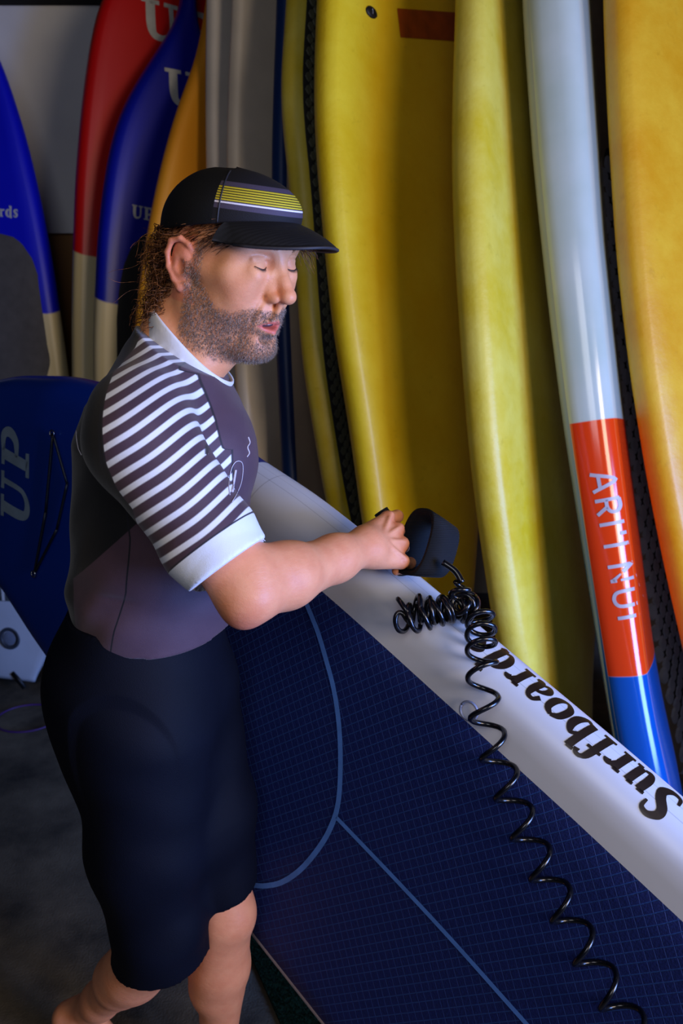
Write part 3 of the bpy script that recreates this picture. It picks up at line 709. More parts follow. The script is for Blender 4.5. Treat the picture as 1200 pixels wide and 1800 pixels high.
# inlay lines on the pad
m_blin = plain('blue_inlay', rgb(70, 116, 196), .6)
fmU = lambda x, y: utop(x, y, .0065)
arc = [uhit(*q, .066) for q in ((528, 1030), (540, 1060), (560, 1110), (575, 1160), (588, 1210), (597, 1270), (600, 1340), (596, 1410), (582, 1455), (560, 1492), (530, 1527), (500, 1548), (475, 1555), (450, 1555), (400, 1545))]
mb = MB(); ribbon(mb, [(a, b_, .0095) for a, b_ in arc], fmU); mb.build('inlay_line', m_blin, pad, UM)
ctr = [uhit(*q, .066) for q in ((592, 1435), (700, 1548), (800, 1656), (930, 1802), (1050, 1935))]
mb = MB(); ribbon(mb, [(a, b_, .008) for a, b_ in ctr], fmU); mb.build('inlay_line', m_blin, pad, UM)
# lettering on the rail: reads from the lower right towards the nose, letter tops to the deck
m_brn = plain('dark_brown_print', rgb(34, 22, 14), .4)
ns = usurf(1150, 1395); ne = usurf(872, 1160)
up_dir = norm([0, -.62, .78]); nd = norm([0, .78, .62])
if ns and ne:
    s0, e0 = ns[0], ne[0]; st, wd = strokes_for('Surfboar', FAT, 1.0, shear=.22); k = (e0[0] - s0[0]) / wd * 1.04
    st, wd = strokes_for('Surfboards', FAT, k, shear=.22); x0 = s0[0] - 1.0 * k
    ybase = usurf(1182, 1402); ob = ybase[0] if ybase else s0
    fm = decal_map(ubvh, (x0, HW - .001, -.006), (1, 0, 0), up_dir, nd, .0008); mb = MB()
    for s_ in st: ribbon(mb, [(a, b_ * 1.15, w * 1.03) for a, b_, w in s_], fm)
    mb.build('lettering', m_brn, Uroot, UM)['label'] = 'dark brown slab letters along the rail'
    st, wd2 = strokes_for('UP', FAT, k, shear=.22)
    fm = decal_map(ubvh, (x0 - wd2 - .9 * k, HW - .001, -.006), (1, 0, 0), up_dir, nd, .0008); mb = MB()
    for s_ in st: ribbon(mb, [(a, b_ * 1.15, w * 1.03) for a, b_, w in s_], fm)
    mb.build('lettering', m_brn, Uroot, UM)
# UP on the nose deck
a_, b2 = usurf(50, 935), usurf(52, 762)
if a_ and b2:
    st, wd = strokes_for('UP', FAT, 1.0, shear=.15); dr = norm([b2[0][0] - a_[0][0], b2[0][1] - a_[0][1], 0]); upd = np.array([-dr[1], dr[0], 0]); upd = upd if upd[0] > 0 else -upd
    k = np.linalg.norm(b2[0] - a_[0]) / wd; hh = usurf(12, 900)
    kh = .085 / 1.4; st = [[(p_[0] * k, p_[1] * kh, p_[2] * (k + kh) / 2) for p_ in s_] for s_ in st]
    fm = decal_map(ubvh, a_[0], dr, upd, (0, 0, 1), .001); mb = MB()
    for s_ in st: ribbon(mb, s_, fm)
    mb.build('lettering', plain('grey_green_print', rgb(112, 128, 140), .6), Uroot, UM)['label'] = 'large grey slab letters on the blue nose'
# bungee with rings
m_cord = plain('black_cord', rgb(8, 8, 12), .5); m_metal = plain('steel_ring', rgb(170, 172, 176), .25, Metallic=1.0)
def up3(u, v, l=.006):
    h = usurf(u, v); return None if not h else h[0] + np.array([0, 0, l])
bp = [up3(97, 762), up3(84, 900), up3(64, 1008), up3(104, 930), up3(122, 850), up3(97, 762)]
if all(q is not None for q in bp):
    mb = MB()
    for a, b_ in zip(bp[:-1], bp[1:]): tube(mb, [a + (b_ - a) * t for t in np.linspace(0, 1, 8)], .0028, 6)
    bg_o = mb.build('bungee', m_cord, Uroot, UM)
    for q in (bp[0], bp[2]):
        mb = MB(); tube(mb, [q + np.array([.007 * math.cos(t), .007 * math.sin(t), .002]) for t in np.linspace(0, 2 * math.pi, 20)], .0016, 6); mb.build('ring', m_metal, bg_o, UM)
# clear leash ring on the pad edge
q = usurf(828, 1247)
if q:
    mb = MB(); c_ = q[0] + q[1] * .004; tube(mb, [c_ + np.array([.014 * math.cos(t), .014 * math.sin(t), .004]) for t in np.linspace(0, 2 * math.pi, 24)], .002, 8); mb.build('leash_loop', plain('grey_loop', rgb(120, 130, 160), .3), Uroot, UM)
# dark carrying side: tail fin under the hull
mb = MB(); fv = [(-1.25, 0, -TH / 2 + .01), (-1.02, 0, -TH / 2 + .01), (-1.20, 0, -TH / 2 - .17), (-1.27, 0, -TH / 2 - .16)]
V = [(a, s_ * .004, c_) for s_ in (-1, 1) for a, b_, c_ in fv]; mb.add(V, [(0, 1, 2, 3), (7, 6, 5, 4), (0, 4, 5, 1), (1, 5, 6, 2), (2, 6, 7, 3), (3, 7, 4, 0)]); mb.build('fin', m_black_pr, Uroot, UM, smooth=False)

# ================================================================= PERSON
person = empty('person', on_floor(420, 1800) * np.array([1, 1, 0]) + np.array([-.2, 0, 0]))
tag(person, 'bearded man in black cap, striped rash shirt and dark knee shorts, mid-stride, gripping a leash', 'person')
# ---- head frame: x forward (face), y to his left, z up
HO = at(402, 476, 1.125)
yaw, pit = math.radians(-36), math.radians(11)
fx = np.array([math.cos(yaw) * math.cos(pit), math.sin(yaw) * math.cos(pit), -math.sin(pit)]); fy = np.array([-math.sin(yaw), math.cos(yaw), 0.])
roll_ = math.radians(-2); fz = np.cross(fx, fy); fy, fz = fy * math.cos(roll_) + fz * math.sin(roll_), fz * math.cos(roll_) - fy * math.sin(roll_)
HM = frame(HO, fx, fy, fz); HR = np.stack([fx, fy, fz], 1)
def h2w(p): return HO + HR @ np.asarray(p, float)
def w2h(p): return HR.T @ (np.asarray(p, float) - HO)
neck_b = np.array([-.238, 1.172, 1.455])          # base of the neck, world
nb = w2h(neck_b)

def build_head():
    g = SDF((-.13, -.10, -.20), (.135, .10, .155), .0019)
    g.ell((-.012, 0, .043), (.097, .074, .082), 0)
    g.ell((.030, 0, .038), (.064, .060, .062), .02)
    g.ell((.040, 0, -.020), (.048, .050, .062), .02)
    for s in (1, -1):
        g.cap((-.004, .056 * s, -.035), (.012, .052 * s, -.062), .016, .014, .03)
        g.cap((.010, .050 * s, -.060), (.066, .018 * s, -.092), .016, .014, .022)
        g.ell((.056, .043 * s, -.004), (.020, .017, .014), .02); g.ell((.030, .037 * s, -.028), (.042, .0275, .046), .02); g.cap((.052, .050 * s, .002), (.004, .066 * s, .006), .012, .010, .02)                     # cheek bone
        g.cap((.086, .012 * s, .046), (.070, .044 * s, .049), .0085, .0075, .014)    # brow
        g.cap((.062, .048 * s, .045), (.050, .056 * s, .010), .008, .006, .02)
    g.ell((.071, 0, -.090), (.0195, .024, .017), .02)                                 # chin
    g.ell((.068, 0, -.052), (.0235, .031, .033), .018)                                # muzzle
    for s in (1, -1):
        g.ell((.093, .031 * s, .027), (.017, .019, .013), .012, mode=-1)             # sockets
        g.ell((.0705, .0315 * s, .0265), (.0135, .0145, .0125), .004)                 # lids over eyeball
        g.cap((.083, .018 * s, .0335), (.0785, .043 * s, .0315), .0022, .002, .003)  # upper lid fold
        g.cap((.083, .020 * s, .0165), (.076, .042 * s, .0165), .002, .0015, .004)   # lower lid
        g.cap((.080, .036 * s, .010), (.062, .045 * s, -.022), .009, .006, .02)
    for k in range(4):
        for s in (1, -1): g.cap((.066, .0475 * s, .028 - .004 * k), (.054, .0560 * s, .034 - .0075 * k), .0011, .0006, .003, mode=-1)
    for k in range(2):
        for s in (1, -1): g.cap((.096, 0, .060 + .008 * k), (.082, .036 * s, .063 + .008 * k), .0012, .0006, .004, mode=-1)
    for s in (1, -1): g.cap((.0815, .022 * s, .0135), (.072, .043 * s, .0105), .0012, .0008, .004, mode=-1)
    # nose
    g.cap((.084, 0, .040), (.101, 0, .006), .0075, .0085, .012)
    g.cap((.101, 0, .006), (.111, 0, -.009), .0085, .0105, .006)
    g.ell((.112, 0, -.012), (.011, .0115, .0095), .005)
    g.cap((.086, .010, .01), (.092, .010, -.014), .007, .008, .010); g.cap((.086, -.010, .01), (.092, -.010, -.014), .007, .008, .010)
    for s in (1, -1):
        g.ell((.0965, .0125 * s, -.0165), (.0105, .0065, .0075), .004)
        g.ell((.1035, .0065 * s, -.0245), (.0065, .0034, .0055), .002, mode=-1)
        g.cap((.088, .019 * s, -.018), (.080, .030 * s, -.048), .0013, .0013, .006, mode=-1)  # nasolabial
    g.cap((.101, 0, -.024), (.0945, 0, -.043), .0045, .004, .006)
    # lips, parted
    for s in (1, -1):
        g.cap((.0955, 0.003 * s, -.0480), (.083, .0235 * s, -.0540), .0046, .0026, .003)
        g.cap((.0925, 0.0, -.0645), (.0820, .0225 * s, -.0570), .0056, .0026, .003)
    g.ell((.092, 0, -.0563), (.014, .0175, .0034), .002, mode=-1)
    g.ell((.091, 0, -.0750), (.008, .018, .0045), .006, mode=-1)
    # neck
    b = nb
    g.cap((-.030, 0, -.020), (b[0] - .010, b[1], b[2] + .02), .056, .058, .03)
    g.cap((.020, 0, -.075), (b[0] + .030, b[1], b[2] + .01), .036, .045, .03)
    g.cap((-.02, -.058, -.02), (b[0] + .055, b[1] - .012, b[2] + .02), .012, .011, .018)      # neck muscle
    g.cap((-.02, .058, -.02), (b[0] + .055, b[1] + .012, b[2] + .02), .012, .011, .018)
    # ears
    for s in (1, -1):
        E = lambda x, y, z: (-.012 + x, (.0735 + y) * s, .004 + z)
        g.ell(E(-.004, .004, .005), (.0165, .0075, .030), .006)
        loop = [(.012, -.002, .016), (.010, .006, .028), (-.002, .011, .034), (-.015, .014, .028), (-.020, .0145, .012), (-.017, .013, -.006), (-.009, .009, -.020), (.000, .005, -.029), (.008, .001, -.024), (.010, -.002, -.016)]
        rr = [.0034, .0036, .0038, .0038, .0037, .0036, .0042, .0060, .0048, .003]
        g.chain([(*E(*p), r) for p, r in zip(loop, rr)], .003)
        g.chain([(*E(*p), r) for p, r in (((.004, .004, .018), .003), ((-.008, .008, .010), .0034), ((-.010, .008, -.006), .0034), ((-.002, .004, -.018), .0034))], .004)
        g.ell(E(.002, .0115, -.002), (.0065, .0062, .0100), .003, mode=-1)
        g.cap(E(.011, .001, .002), E(.010, .003, -.008), .0035, .0035, .003)
    return g.extract()
HV, HQ = build_head(); HN = vnormals(HV, HQ)
ax_, ay_, az_ = HV[:, 0], np.abs(HV[:, 1]), HV[:, 2]
ss = lambda x, a, b: np.clip((x - a) / (b - a), 0, 1) ** 2 * (3 - 2 * np.clip((x - a) / (b - a), 0, 1))
lip = np.exp(-(((az_ + .0500) / .0105) ** 2) ** 1.5) * (ax_ > .080) * ss(.025 - ay_, 0, .004)
lipline = np.interp(ay_, [0, .01, .024], [.0098, .0085, .001]); lip = ss(lipline - np.abs(az_ + .0563), -.0008, .0014) * (ax_ > .075) * ss(.0255 - ay_, 0, .002)
# beard: jaw, moustache, chin; free cheek above
cheek = np.interp(ax_, [-.01, .008, .02, .045, .066, .082, .1], [.02, .012, -.012, -.040, -.040, -.030, -.030])
under = np.interp(ax_, [-.02, .02, .05, .08], [-.085, -.10, -.115, -.13])
beard = ss(cheek - az_, -.004, .010) * ss(ax_, -.012, .004) * ss(az_ - under, -.012, .012) * (1 - lip)
beard *= 1 - .9 * np.exp(-((az_ + .073) / .006) ** 2 - ((ay_ - .022) / .006) ** 2) * (ax_ > .07)
side = ss(ax_, .000, .006) * ss(.024 - ax_, 0, .01) * ss(.045 - az_, 0, .01) * (az_ > -.03) * (ay_ > .05); beard = np.maximum(beard, side * .8)
beard *= 1 - (ax_ > .088) * (az_ > -.034)
mous = ss(.046 + az_ * -1 - .007, 0, 1) * 0
flush = np.exp(-((HV[:, 0] - .105) ** 2 + HV[:, 1] ** 2 + (az_ + .01) ** 2) / .014 ** 2) + .6 * np.exp(-((ax_ - .065) ** 2 + (ay_ - .042) ** 2 + (az_ + .008) ** 2) / .02 ** 2) + .9 * (ay_ > .073) * (ax_ < .012) * (az_ > -.045)
Hw = np.array([h2w(p) for p in HV]) if False else HV @ HR.T + HO

# ---- skeleton (world)
shR, elR, wrR = np.array([-.268, .985, 1.40]), at(434, 1040, 1.0), at(640, 962, 1.185)
def skin_parts():
    out = []
    # right forearm and hand
    g = SDF(np.minimum(elR, wrR) - np.array([.12, .12, .09]), np.maximum(elR, wrR) + np.array([.17, .16, .12]), .0022)
    up = norm(shR - elR)
    g.cap(elR, elR + up * .16, .038, .046, 0)
    fd = norm(wrR - elR); L = np.linalg.norm(wrR - elR)
    g.cap(elR + np.array([.0, -.004, -.002]), elR + fd * L * .30, .037, .040, .02)
    g.cap(elR + fd * L * .30, elR + fd * L * .72, .040, .0315, .02)
    g.cap(elR + fd * L * .72, wrR, .0315, .0265, .02)
    g.cap(elR + up * .03 + np.array([.02, .0, .006]), elR + fd * L * .35 + np.array([0, 0, .012]), .031, .028, .02)
    g.ell(elR + np.array([-.006, -.006, -.027]), (.015, .015, .015), .02)
    # hand frame
    a = norm(at(702, 946, 1.235) - at(640, 962, 1.185)); idx = at(700, 912, 1.262); pky = at(692, 984, 1.215)
    b = norm((idx - pky) - a * ((idx - pky) @ a)); n = norm(np.cross(a, b)); n = n if n[1] < 0 else -n
    n = norm(n)
    c0 = wrR; W = np.linalg.norm(idx - pky) * .5
    mcp = []
    for i, t in enumerate((1, .36, -.30, -1)):
        mcp.append((idx + pky) / 2 + b * W * t * .95 + a * (.002, .006, .002, -.008)[i] + n * (.0, .004, .003, -.003)[i])
    g.ell(c0 + a * .012, (.030, .030, .024), .02, R=[a, b, n])
    for i, m in enumerate(mcp):
        st = c0 + a * .012 + b * (.012, .005, -.003, -.011)[i]
        g.cap(st, m - n * .002, .0155, .0105, .010); g.ell(m + n * .002, (.0115, .0100, .0115), .003, R=[a, b, n])
    g.ell((c0 + (idx + pky) / 2) / 2 - n * .010, (.042, .034, .017), .02, R=[a, b, n])
    # fingers curl round the strap
    ln = [(.037, .024, .020), (.043, .027, .021), (.040, .026, .020), (.030, .018, .014)]
    ang = [(20, 92, 150), (38, 108, 168), (42, 112, 170), (22, 112, 185)]
    nails = []
    for i, m in enumerate(mcp):
        p = m; rad = (.0102, .0100, .0096, .0088)[i]
        sp = b * (.06, .02, -.02, -.08)[i]
        for j in range(3):
            t = math.radians(ang[i][j]); d = norm(a * math.cos(t) - n * math.sin(t) + sp); q = p + d * ln[i][j]
            g.cap(p, q, rad, rad * .93, .0016); 
            if j < 2: g.ell(q, (rad * 1.06,) * 3, .003)
            p = q; rad *= .93
        nails.append(p)
    # tendons
    for i, m in enumerate(mcp): g.cap(c0 + a * .03 + b * (.008, .003, -.003, -.008)[i] + n * .0170, m + n * .011, .0026, .003, .005)
    # thumb from the far side of the palm, under the strap
    t0 = c0 + a * .020 + b * .012 - n * .014; t1 = t0 + a * .030 + b * .012 - n * .022; t2 = t1 + a * .030 + b * .004 - n * .014; t3 = t2 + a * .020 - b * .010 - n * .010
    g.chain([(*t0, .015), (*t1, .0125), (*t2, .011), (*t3, .0095)], .006)
    V, Q = g.extract(); out.append((V, Q))
    G_ = dict(a=a, b=b, n=n, mcp=mcp, nails=nails)
    # torso core, far arm, upper legs: hidden under the clothes, one coarse piece
    g = SDF((-.50, .95, .50), (-.05, 1.50, 1.52), .009)
    g.cap(neck_b, neck_b - np.array([.02, 0, .05]), .05, .06, 0)
    g.ell((-.27, 1.17, 1.29), (.095, .140, .15), .04); g.ell((-.30, 1.17, 1.08), (.090, .130, .14), .04); g.ell((-.325, 1.165, .92), (.10, .135, .11), .04)
    g.cap(shR + np.array([.0, .03, -.01]), elR, .046, .036, .02)
    g.cap((-.27, 1.31, 1.38), (-.35, 1.32, 1.12), .044, .036, .02); g.cap((-.35, 1.32, 1.12), (-.31, 1.315, .90), .034, .026, .01); g.ell((-.30, 1.31, .84), (.02, .014, .045), .01)
    for k in range(4): g.cap((-.315 + .012 * k, 1.31, .83), (-.312 + .014 * k, 1.315, .765), .009, .008, .004)
    g.cap((-.285, 1.31, .86), (-.257, 1.31, .82), .011, .009, .006)
    out.append(g.extract())
    return out, G_
kneeR, ankR = np.array([-.303, 1.055, .487]), aty(146, 1782, 1.20)
kneeL, ankL = np.array([-.207, 1.120, .50]), np.array([-.243, 1.140, .085])
def legs():
    out = []
    for (hip, kn, an, heeldir, toe) in (((-.32, 1.09, .90), kneeR, ankR, np.array([-.03, 0, -.01]), ankR + np.array([.12, -.03, -.135])), ((-.27, 1.20, .90), kneeL, ankL, np.array([-.045, .0, -.045]), ankL + np.array([.14, -.03, -.065]))):
        lo = np.minimum(np.minimum(kn, an), toe) - .12; hi = np.maximum(np.maximum(kn, an), toe) + .10; hi[2] = kn[2] + .16; lo[2] = -.01
        g = SDF(lo, hi, .004)
        hip = np.array(hip); g.cap(kn + norm(hip - kn) * .14, kn, .062, .052, 0)
        sh = norm(an - kn); L = np.linalg.norm(an - kn); back = norm(np.array([-1., .0, .1]) - sh * (np.array([-1., 0, .1]) @ sh))
        g.cap(kn, kn + sh * L * .3, .048, .048, .02); g.cap(kn + sh * L * .3, kn + sh * L * .75, .048, .034, .02); g.cap(kn + sh * L * .75, an, .034, .030, .02)
        g.cap(kn + sh * .05 + back * .012, kn + sh * L * .42 + back * .016, .036, .042, .03)
        g.ell(kn - back * .018 + sh * -.002, (.030, .034, .036), .02)
        g.cap(kn + sh * .03 - back * .024, kn + sh * .075 - back * .020, .018, .015, .015)
        g.ell(an + np.array([0, -.030, 0]), (.013, .010, .014), .01); g.ell(an + np.array([0, .030, 0]), (.013, .010, .014), .01)
        heel = an + heeldir; g.cap(an, heel, .030, .028, .02); tz = max(toe[2], .018); toe = np.array([toe[0], toe[1], tz])
        g.cap(heel, toe, .026, .020, .02); g.cap(an, toe - norm(toe - an) * .03, .027, .020, .02)
        w = norm(np.cross(toe - an, [0, 0, 1.])); f_ = norm(np.array([toe[0] - an[0], toe[1] - an[1], 0]))
        for k in range(5):
            p0 = toe + w * (k - 2) * .0155 - f_ * .01; p1 = p0 + f_ * (.042 - .005 * k if w @ np.array([0, 1, 0]) else .035); p1[2] = max(.012, p0[2] - .008)
            g.cap(p0, p1, .012, .009 + (.003 if k == 0 else 0), .006)
        out.append(g.extract())
    return out
parts, HG = skin_parts(); parts += legs()
Vs = [Hw]; Qs = [HQ]; off = len(Hw); names = ['beard', 'lip', 'flush']; att = {'beard': [beard], 'lip': [lip], 'flush': [flush]}
for V_, Q_ in parts:
    Vs.append(V_); Qs.append(Q_ + off); off += len(V_)
    for k in ('beard', 'lip'): att[k].append(np.zeros(len(V_)))
    kn_ = np.exp(-np.min([np.sum((V_ - m) ** 2, 1) for m in HG['mcp']], 0) / .012 ** 2) * .5 + np.exp(-np.sum((V_ - (elR + np.array([-.004, -.02, -.034]))) ** 2, 1) / .03 ** 2) * .9 + .35
    att['flush'].append(kn_ + 0 * V_[:, 0])
n = NT('skin', .48, .4); n.b.inputs['Subsurface Weight'].default_value = .12; n.b.inputs['Subsurface Radius'].default_value = (.010, .004, .002); n.b.inputs['Subsurface Scale'].default_value = .6
f = n.noise(45, 5); g_ = n.noise(400, 3); h_ = n.noise(900, 2)
c = n.mix(n.step(f, .3, .7), rgb(214, 142, 100), rgb(226, 158, 114)); c = n.mix(n.math('MULTIPLY', n.attr('flush'), .55), c, rgb(214, 112, 88))
c = n.mix(n.math('MULTIPLY', n.attr('lip'), .85), c, rgb(200, 96, 88))
bd = n.attr('beard'); c = n.mix(n.math('MULTIPLY', bd, n.step(g_, .30, .70)), c, rgb(116, 82, 64)); n.color(c)
n.bump(n.math('ADD', n.math('ADD', n.math('MULTIPLY', g_, .6), h_), n.math('MULTIPLY', n.noise(110, 3, stretch=(1, 1, 2.2)), 2.0)), .22, .0012); m_skin = n.m
body = fast_mesh('body', np.concatenate(Vs), np.concatenate(Qs), m_skin, person, None, {k: np.concatenate(v) for k, v in att.items()})

# ---- eyes, teeth
def hbuild(mb, name, mat, **k): return mb.build(name, mat, person, HM, **k)
m_lash = plain('lashes', rgb(60, 36, 24), .6)
for s in (1, -1):
    mb = MB(); pts = []
    hb = BVHTree.FromPolygons([Vector(v) for v in HV], [tuple(int(i) for i in q) for q in HQ]) if s == 1 else hb
    for t in np.linspace(0, 1, 14):
        y = s * (.0195 + .0235 * t); z = .0215 - .0030 * math.sin(math.pi * t) + .001 * t; h = hb.ray_cast(Vector((.14, y, z)), Vector((-1, 0, 0)), .12)
        if h[0]: pts.append(np.array(h[0]) + np.array([.0002, 0, 0]))
    tube(mb, pts, [.0004 + .0007 * math.sin(math.pi * i / (len(pts) - 1)) for i in range(len(pts))], 6)
    for i, p in enumerate(pts[2:]): 
        for k in (0, .5): q = p + np.array([0, s * .0008 * k, 0]); tube(mb, [q, q + np.array([.0035, s * .0012, -.0028])], [.00022, .00006], 3)
    hbuild(mb, 'eyelashes', m_lash)
    mb = MB()                                       # brow hairs
    r2 = np.random.default_rng(5 + s)
    for _ in range(150):
        t = r2.uniform(0, 1); y = s * (.014 + .034 * t); z = .0455 + .0045 * math.sin(t * 2.2) + r2.normal() * .0016; h = hb.ray_cast(Vector((.14, y, z)), Vector((-1, 0, 0)), .12)
        if h[0]: p = np.array(h[0]); d = norm([.35, s * (.5 + .6 * t), .5 - .9 * t]); tube(mb, [p, p + d * .0035, p + d * .0065 - np.array([.0006, 0, 0])], [.00022, .0002, .00006], 3, False)
    tag(hbuild(mb, 'eyebrow', plain('brow_hair', rgb(176, 118, 70), .6)), kind='stuff')
mb = MB()
for k in range(-3, 4): box(mb, (.0840 - abs(k) * .0014, k * .0052, -.0527), (.003, .0047, .0062))
hbuild(mb, 'teeth', plain('teeth', rgb(214, 204, 188), .3), smooth=False)
mb = MB(); th = np.linspace(0, 2 * math.pi, 20, endpoint=False)
V = [(.0830, .0165 * math.cos(t), -.0565 + .0042 * math.sin(t)) for t in th]; mb.add(V, [tuple(range(20))]); hbuild(mb, 'mouth_inside', plain('mouth_dark', rgb(70, 22, 20), .6))

# ---- beard and hair strands
def strands(name, mat, roots, dirs, length, rad, seg=3, curl=.15, seed=1, kind='stuff', label=None, nside=3):
    r = np.random.default_rng(seed); mb_v = []; mb_f = []; nb_ = 0
    for p, d in zip(roots, dirs):
        L = length * r.uniform(.6, 1.15); pts = [p - d * .0008]; q = p; dd = d.copy()
        for k in range(seg): dd = norm(dd + r.normal(size=3) * curl); q = q + dd * L / seg; pts.append(q)
        a = norm(np.cross(d, r.normal(size=3))); b_ = np.cross(norm(d), a)
        for i, x in enumerate(pts):
            w = rad * (1 - .8 * i / seg)
            for j in range(nside): t = 2 * math.pi * j / nside; mb_v.append(x + w * (a * math.cos(t) + b_ * math.sin(t)))
        mb_f += [tuple(i + nb_ for i in f) for f in grid_faces(len(pts), nside)]; nb_ += len(pts) * nside
    o = mesh(name, mb_v, mb_f, mat, person, HM); tag(o, kind=kind)
    if label: o['label'] = label
    return o
def hairmat(name, c1, c2, sc=500):
    n = NT(name, .42, .4); f = n.noise(sc, 2); n.color(n.mix(n.step(f, .42, .70), c1, c2)); return n.m
sel = np.where((beard > .25))[0]; r3 = np.random.default_rng(11); w_ = beard[sel] ** 1.2; pick = r3.choice(sel, size=9000, p=w_ / w_.sum())
roots = HV[pick] + r3.normal(size=(9000, 3)) * .0007; dr = HN[pick] * .55 + np.array([.15, 0, -.85]) + r3.normal(size=(9000, 3)) * .28; dr /= np.linalg.norm(dr, axis=1)[:, None]
mz = (HV[pick][:, 2] > -.046) & (HV[pick][:, 0] > .07); dr[mz] = HN[pick][mz] * .4 + np.stack([.1 * np.ones(mz.sum()), np.sign(HV[pick][mz][:, 1]) * .6, -.7 * np.ones(mz.sum())], 1); dr /= np.linalg.norm(dr, axis=1)[:, None]
strands('beard', hairmat('beard_hair', rgb(104, 78, 60), rgb(196, 184, 172), 700), roots, dr, .0052, .00026, 2, .12, label='short greying brown beard and moustache')
# hair: back of the head under the cap, temples, curls behind the ear
def curl_strand(p, d, L, amp, turns, r, drop=.5, n=14):
    d = norm(d); a = norm(np.cross(d, r.normal(size=3))); b_ = np.cross(d, a); ph = r.uniform(0, 6.28); out = []
    for i in range(n):
        t = i / (n - 1); g = amp * min(1, t * 3); out.append(p + d * L * t + np.array([-.15, 0, -1]) * drop * L * t * t + g * (a * math.cos(ph + turns * 6.28 * t) + b_ * math.sin(ph + turns * 6.28 * t)) - g * 0)
    return out
r4 = np.random.default_rng(21); mb = MB()
cand = np.where((HV[:, 0] < .0) & (HV[:, 2] > -.062) & (HV[:, 2] < .05) & ((ay_ < .070) | (HV[:, 0] < -.035)))[0]
cand = cand[(HV[cand, 0] < -.030) | (HV[cand, 2] > .038)]
for _ in range(1500):
    i = r4.choice(cand); p = HV[i]; low = p[2] < .0
    d = HN[i] * .40 + np.array([-.18, 0, -.75]) + r4.normal(size=3) * .22; L = r4.uniform(.024, .046) * (1.0 if p[0] < -.03 else .5)
    pts = curl_strand(p - HN[i] * .001, d, L, r4.uniform(.004, .0085), r4.uniform(1.2, 2.4), r4, .6, 20)
    tube(mb, pts, np.linspace(.00060, .00026, len(pts)), 4, False)
for _ in range(14):                                   # stray wisps
    i = r4.choice(cand[HV[cand, 0] < -.07]); pts = curl_strand(HV[i], HN[i] + r4.normal(size=3) * .4, r4.uniform(.05, .08), .005, 1.2, r4, .3); tube(mb, pts, np.linspace(.0004, .00015, len(pts)), 4, False)
# temple and fringe combed back under the cap
c2 = np.where((HV[:, 2] > .040) & (HV[:, 2] < .075) & (HV[:, 0] > -.03) & (HV[:, 0] < .060) & (ay_ > .045))[0]
for _ in range(420):
    i = r4.choice(c2); p = HV[i]; t = np.array([-.8, 0, -.42]); t = t - HN[i] * (t @ HN[i]); d = norm(t) + HN[i] * .10 + r4.normal(size=3) * .10
    pts = [p]; q = p.copy(); dd = norm(d)
    for k in range(6): dd = norm(dd + r4.normal(size=3) * .10 + np.array([-.02, 0, -.05])); q = q + dd * r4.uniform(.003, .0052); pts.append(q)
    tube(mb, pts, np.linspace(.0005, .0002, 7), 4, False)
# wisps beyond the far temple
c3 = np.where((HV[:, 1] > .035) & (HV[:, 2] > .045) & (HV[:, 2] < .07) & (HV[:, 0] > .03))[0]
for _ in range(120):
    i = r4.choice(c3); pts = curl_strand(HV[i], HN[i] * .7 + np.array([.35, .35, -.25]) + r4.normal(size=3) * .2, r4.uniform(.018, .035), .002, .8, r4, .6, 8); tube(mb, pts, np.linspace(.00045, .00018, 8), 4, False)
tag(hbuild(mb, 'hair', hairmat('curly_hair', rgb(58, 30, 16), rgb(164, 104, 56), 160)), kind='stuff')['label'] = 'reddish brown curls under the cap'

# ---- cap
def dome(nz=30, na=64, inset=0.0):
    V = []
    for i in range(nz):
        t = i / (nz - 1)
        for j in range(na):
            a = 2 * math.pi * j / na; ca, sa = math.cos(a), math.sin(a)
            fr = max(0, ca) ** 1.5
            rx = .104 + .002 * fr; ry = .0825
            zr = .053 + .026 * ca + .002                     # rim height, low at the nape
            zt = .134 + .002 * fr
            e = 2.3 + .35 * fr
            ph = t * math.pi / 2; rad = max(0, 1 - t ** e) ** (1 / 2.1) if t < 1 else 0
            z = zr + (zt - zr) * t
            bulge = 1 + .02 * math.sin(math.pi * min(1, t * 1.3))
            V.append(((rx - inset) * rad * bulge * ca - .008, (ry - inset) * rad * bulge * sa, z - inset * .5 * t))
    return V
cn = NT('cap_fabric', .75, .3); _, x, y, z = cn.obj()
az = cn.math('ABSOLUTE', cn.math('ARCTAN2', y, cn.math('ADD', x, .008)))
front = cn.step(az, 1.10, 1.09)
zc = cn.math('SUBTRACT', z, cn.math('MULTIPLY', cn.math('ADD', x, 0.0), .06))
def zb(a, b): return cn.band(zc, a, b, .0003)
ys = cn.math('LESS_THAN', cn.math('FRACT', cn.math('MULTIPLY', zc, 1 / .0030)), .62)
c = cn.mix(front, rgb(12, 12, 14), rgb(22, 20, 24)); c = cn.mix(cn.math('MULTIPLY', front, zb(.083, .116)), c, rgb(70, 62, 80))
c = cn.mix(cn.math('MULTIPLY', front, cn.math('MULTIPLY', zb(.0925, .1105), ys)), c, rgb(196, 178, 44)); c = cn.mix(cn.math('MULTIPLY', front, cn.math('MULTIPLY', zb(.0925, .1105), cn.math('SUBTRACT', 1, ys))), c, rgb(28, 26, 18))
c = cn.mix(cn.math('MULTIPLY', front, zb(.0895, .0915)), c, rgb(226, 220, 232))
cn.color(c); cn.bump(cn.math('ADD', cn.noise(900, 2), cn.noise(18, 3)), .25, .0015)
capm = cn.m
V = dome(); Fc = grid_faces(30, 64); o_cap = mesh('cap', V + dome(inset=.003), Fc + [tuple(i + 30 * 64 for i in f[::-1]) for f in Fc] + [(j, j + 30 * 64, (j + 1) % 64 + 30 * 64, (j + 1) % 64) for j in range(64)], capm, person, HM); o_cap['label'] = 'black cap with yellow striped front panel'
mb = MB()                                           # brim, curved down at the sides
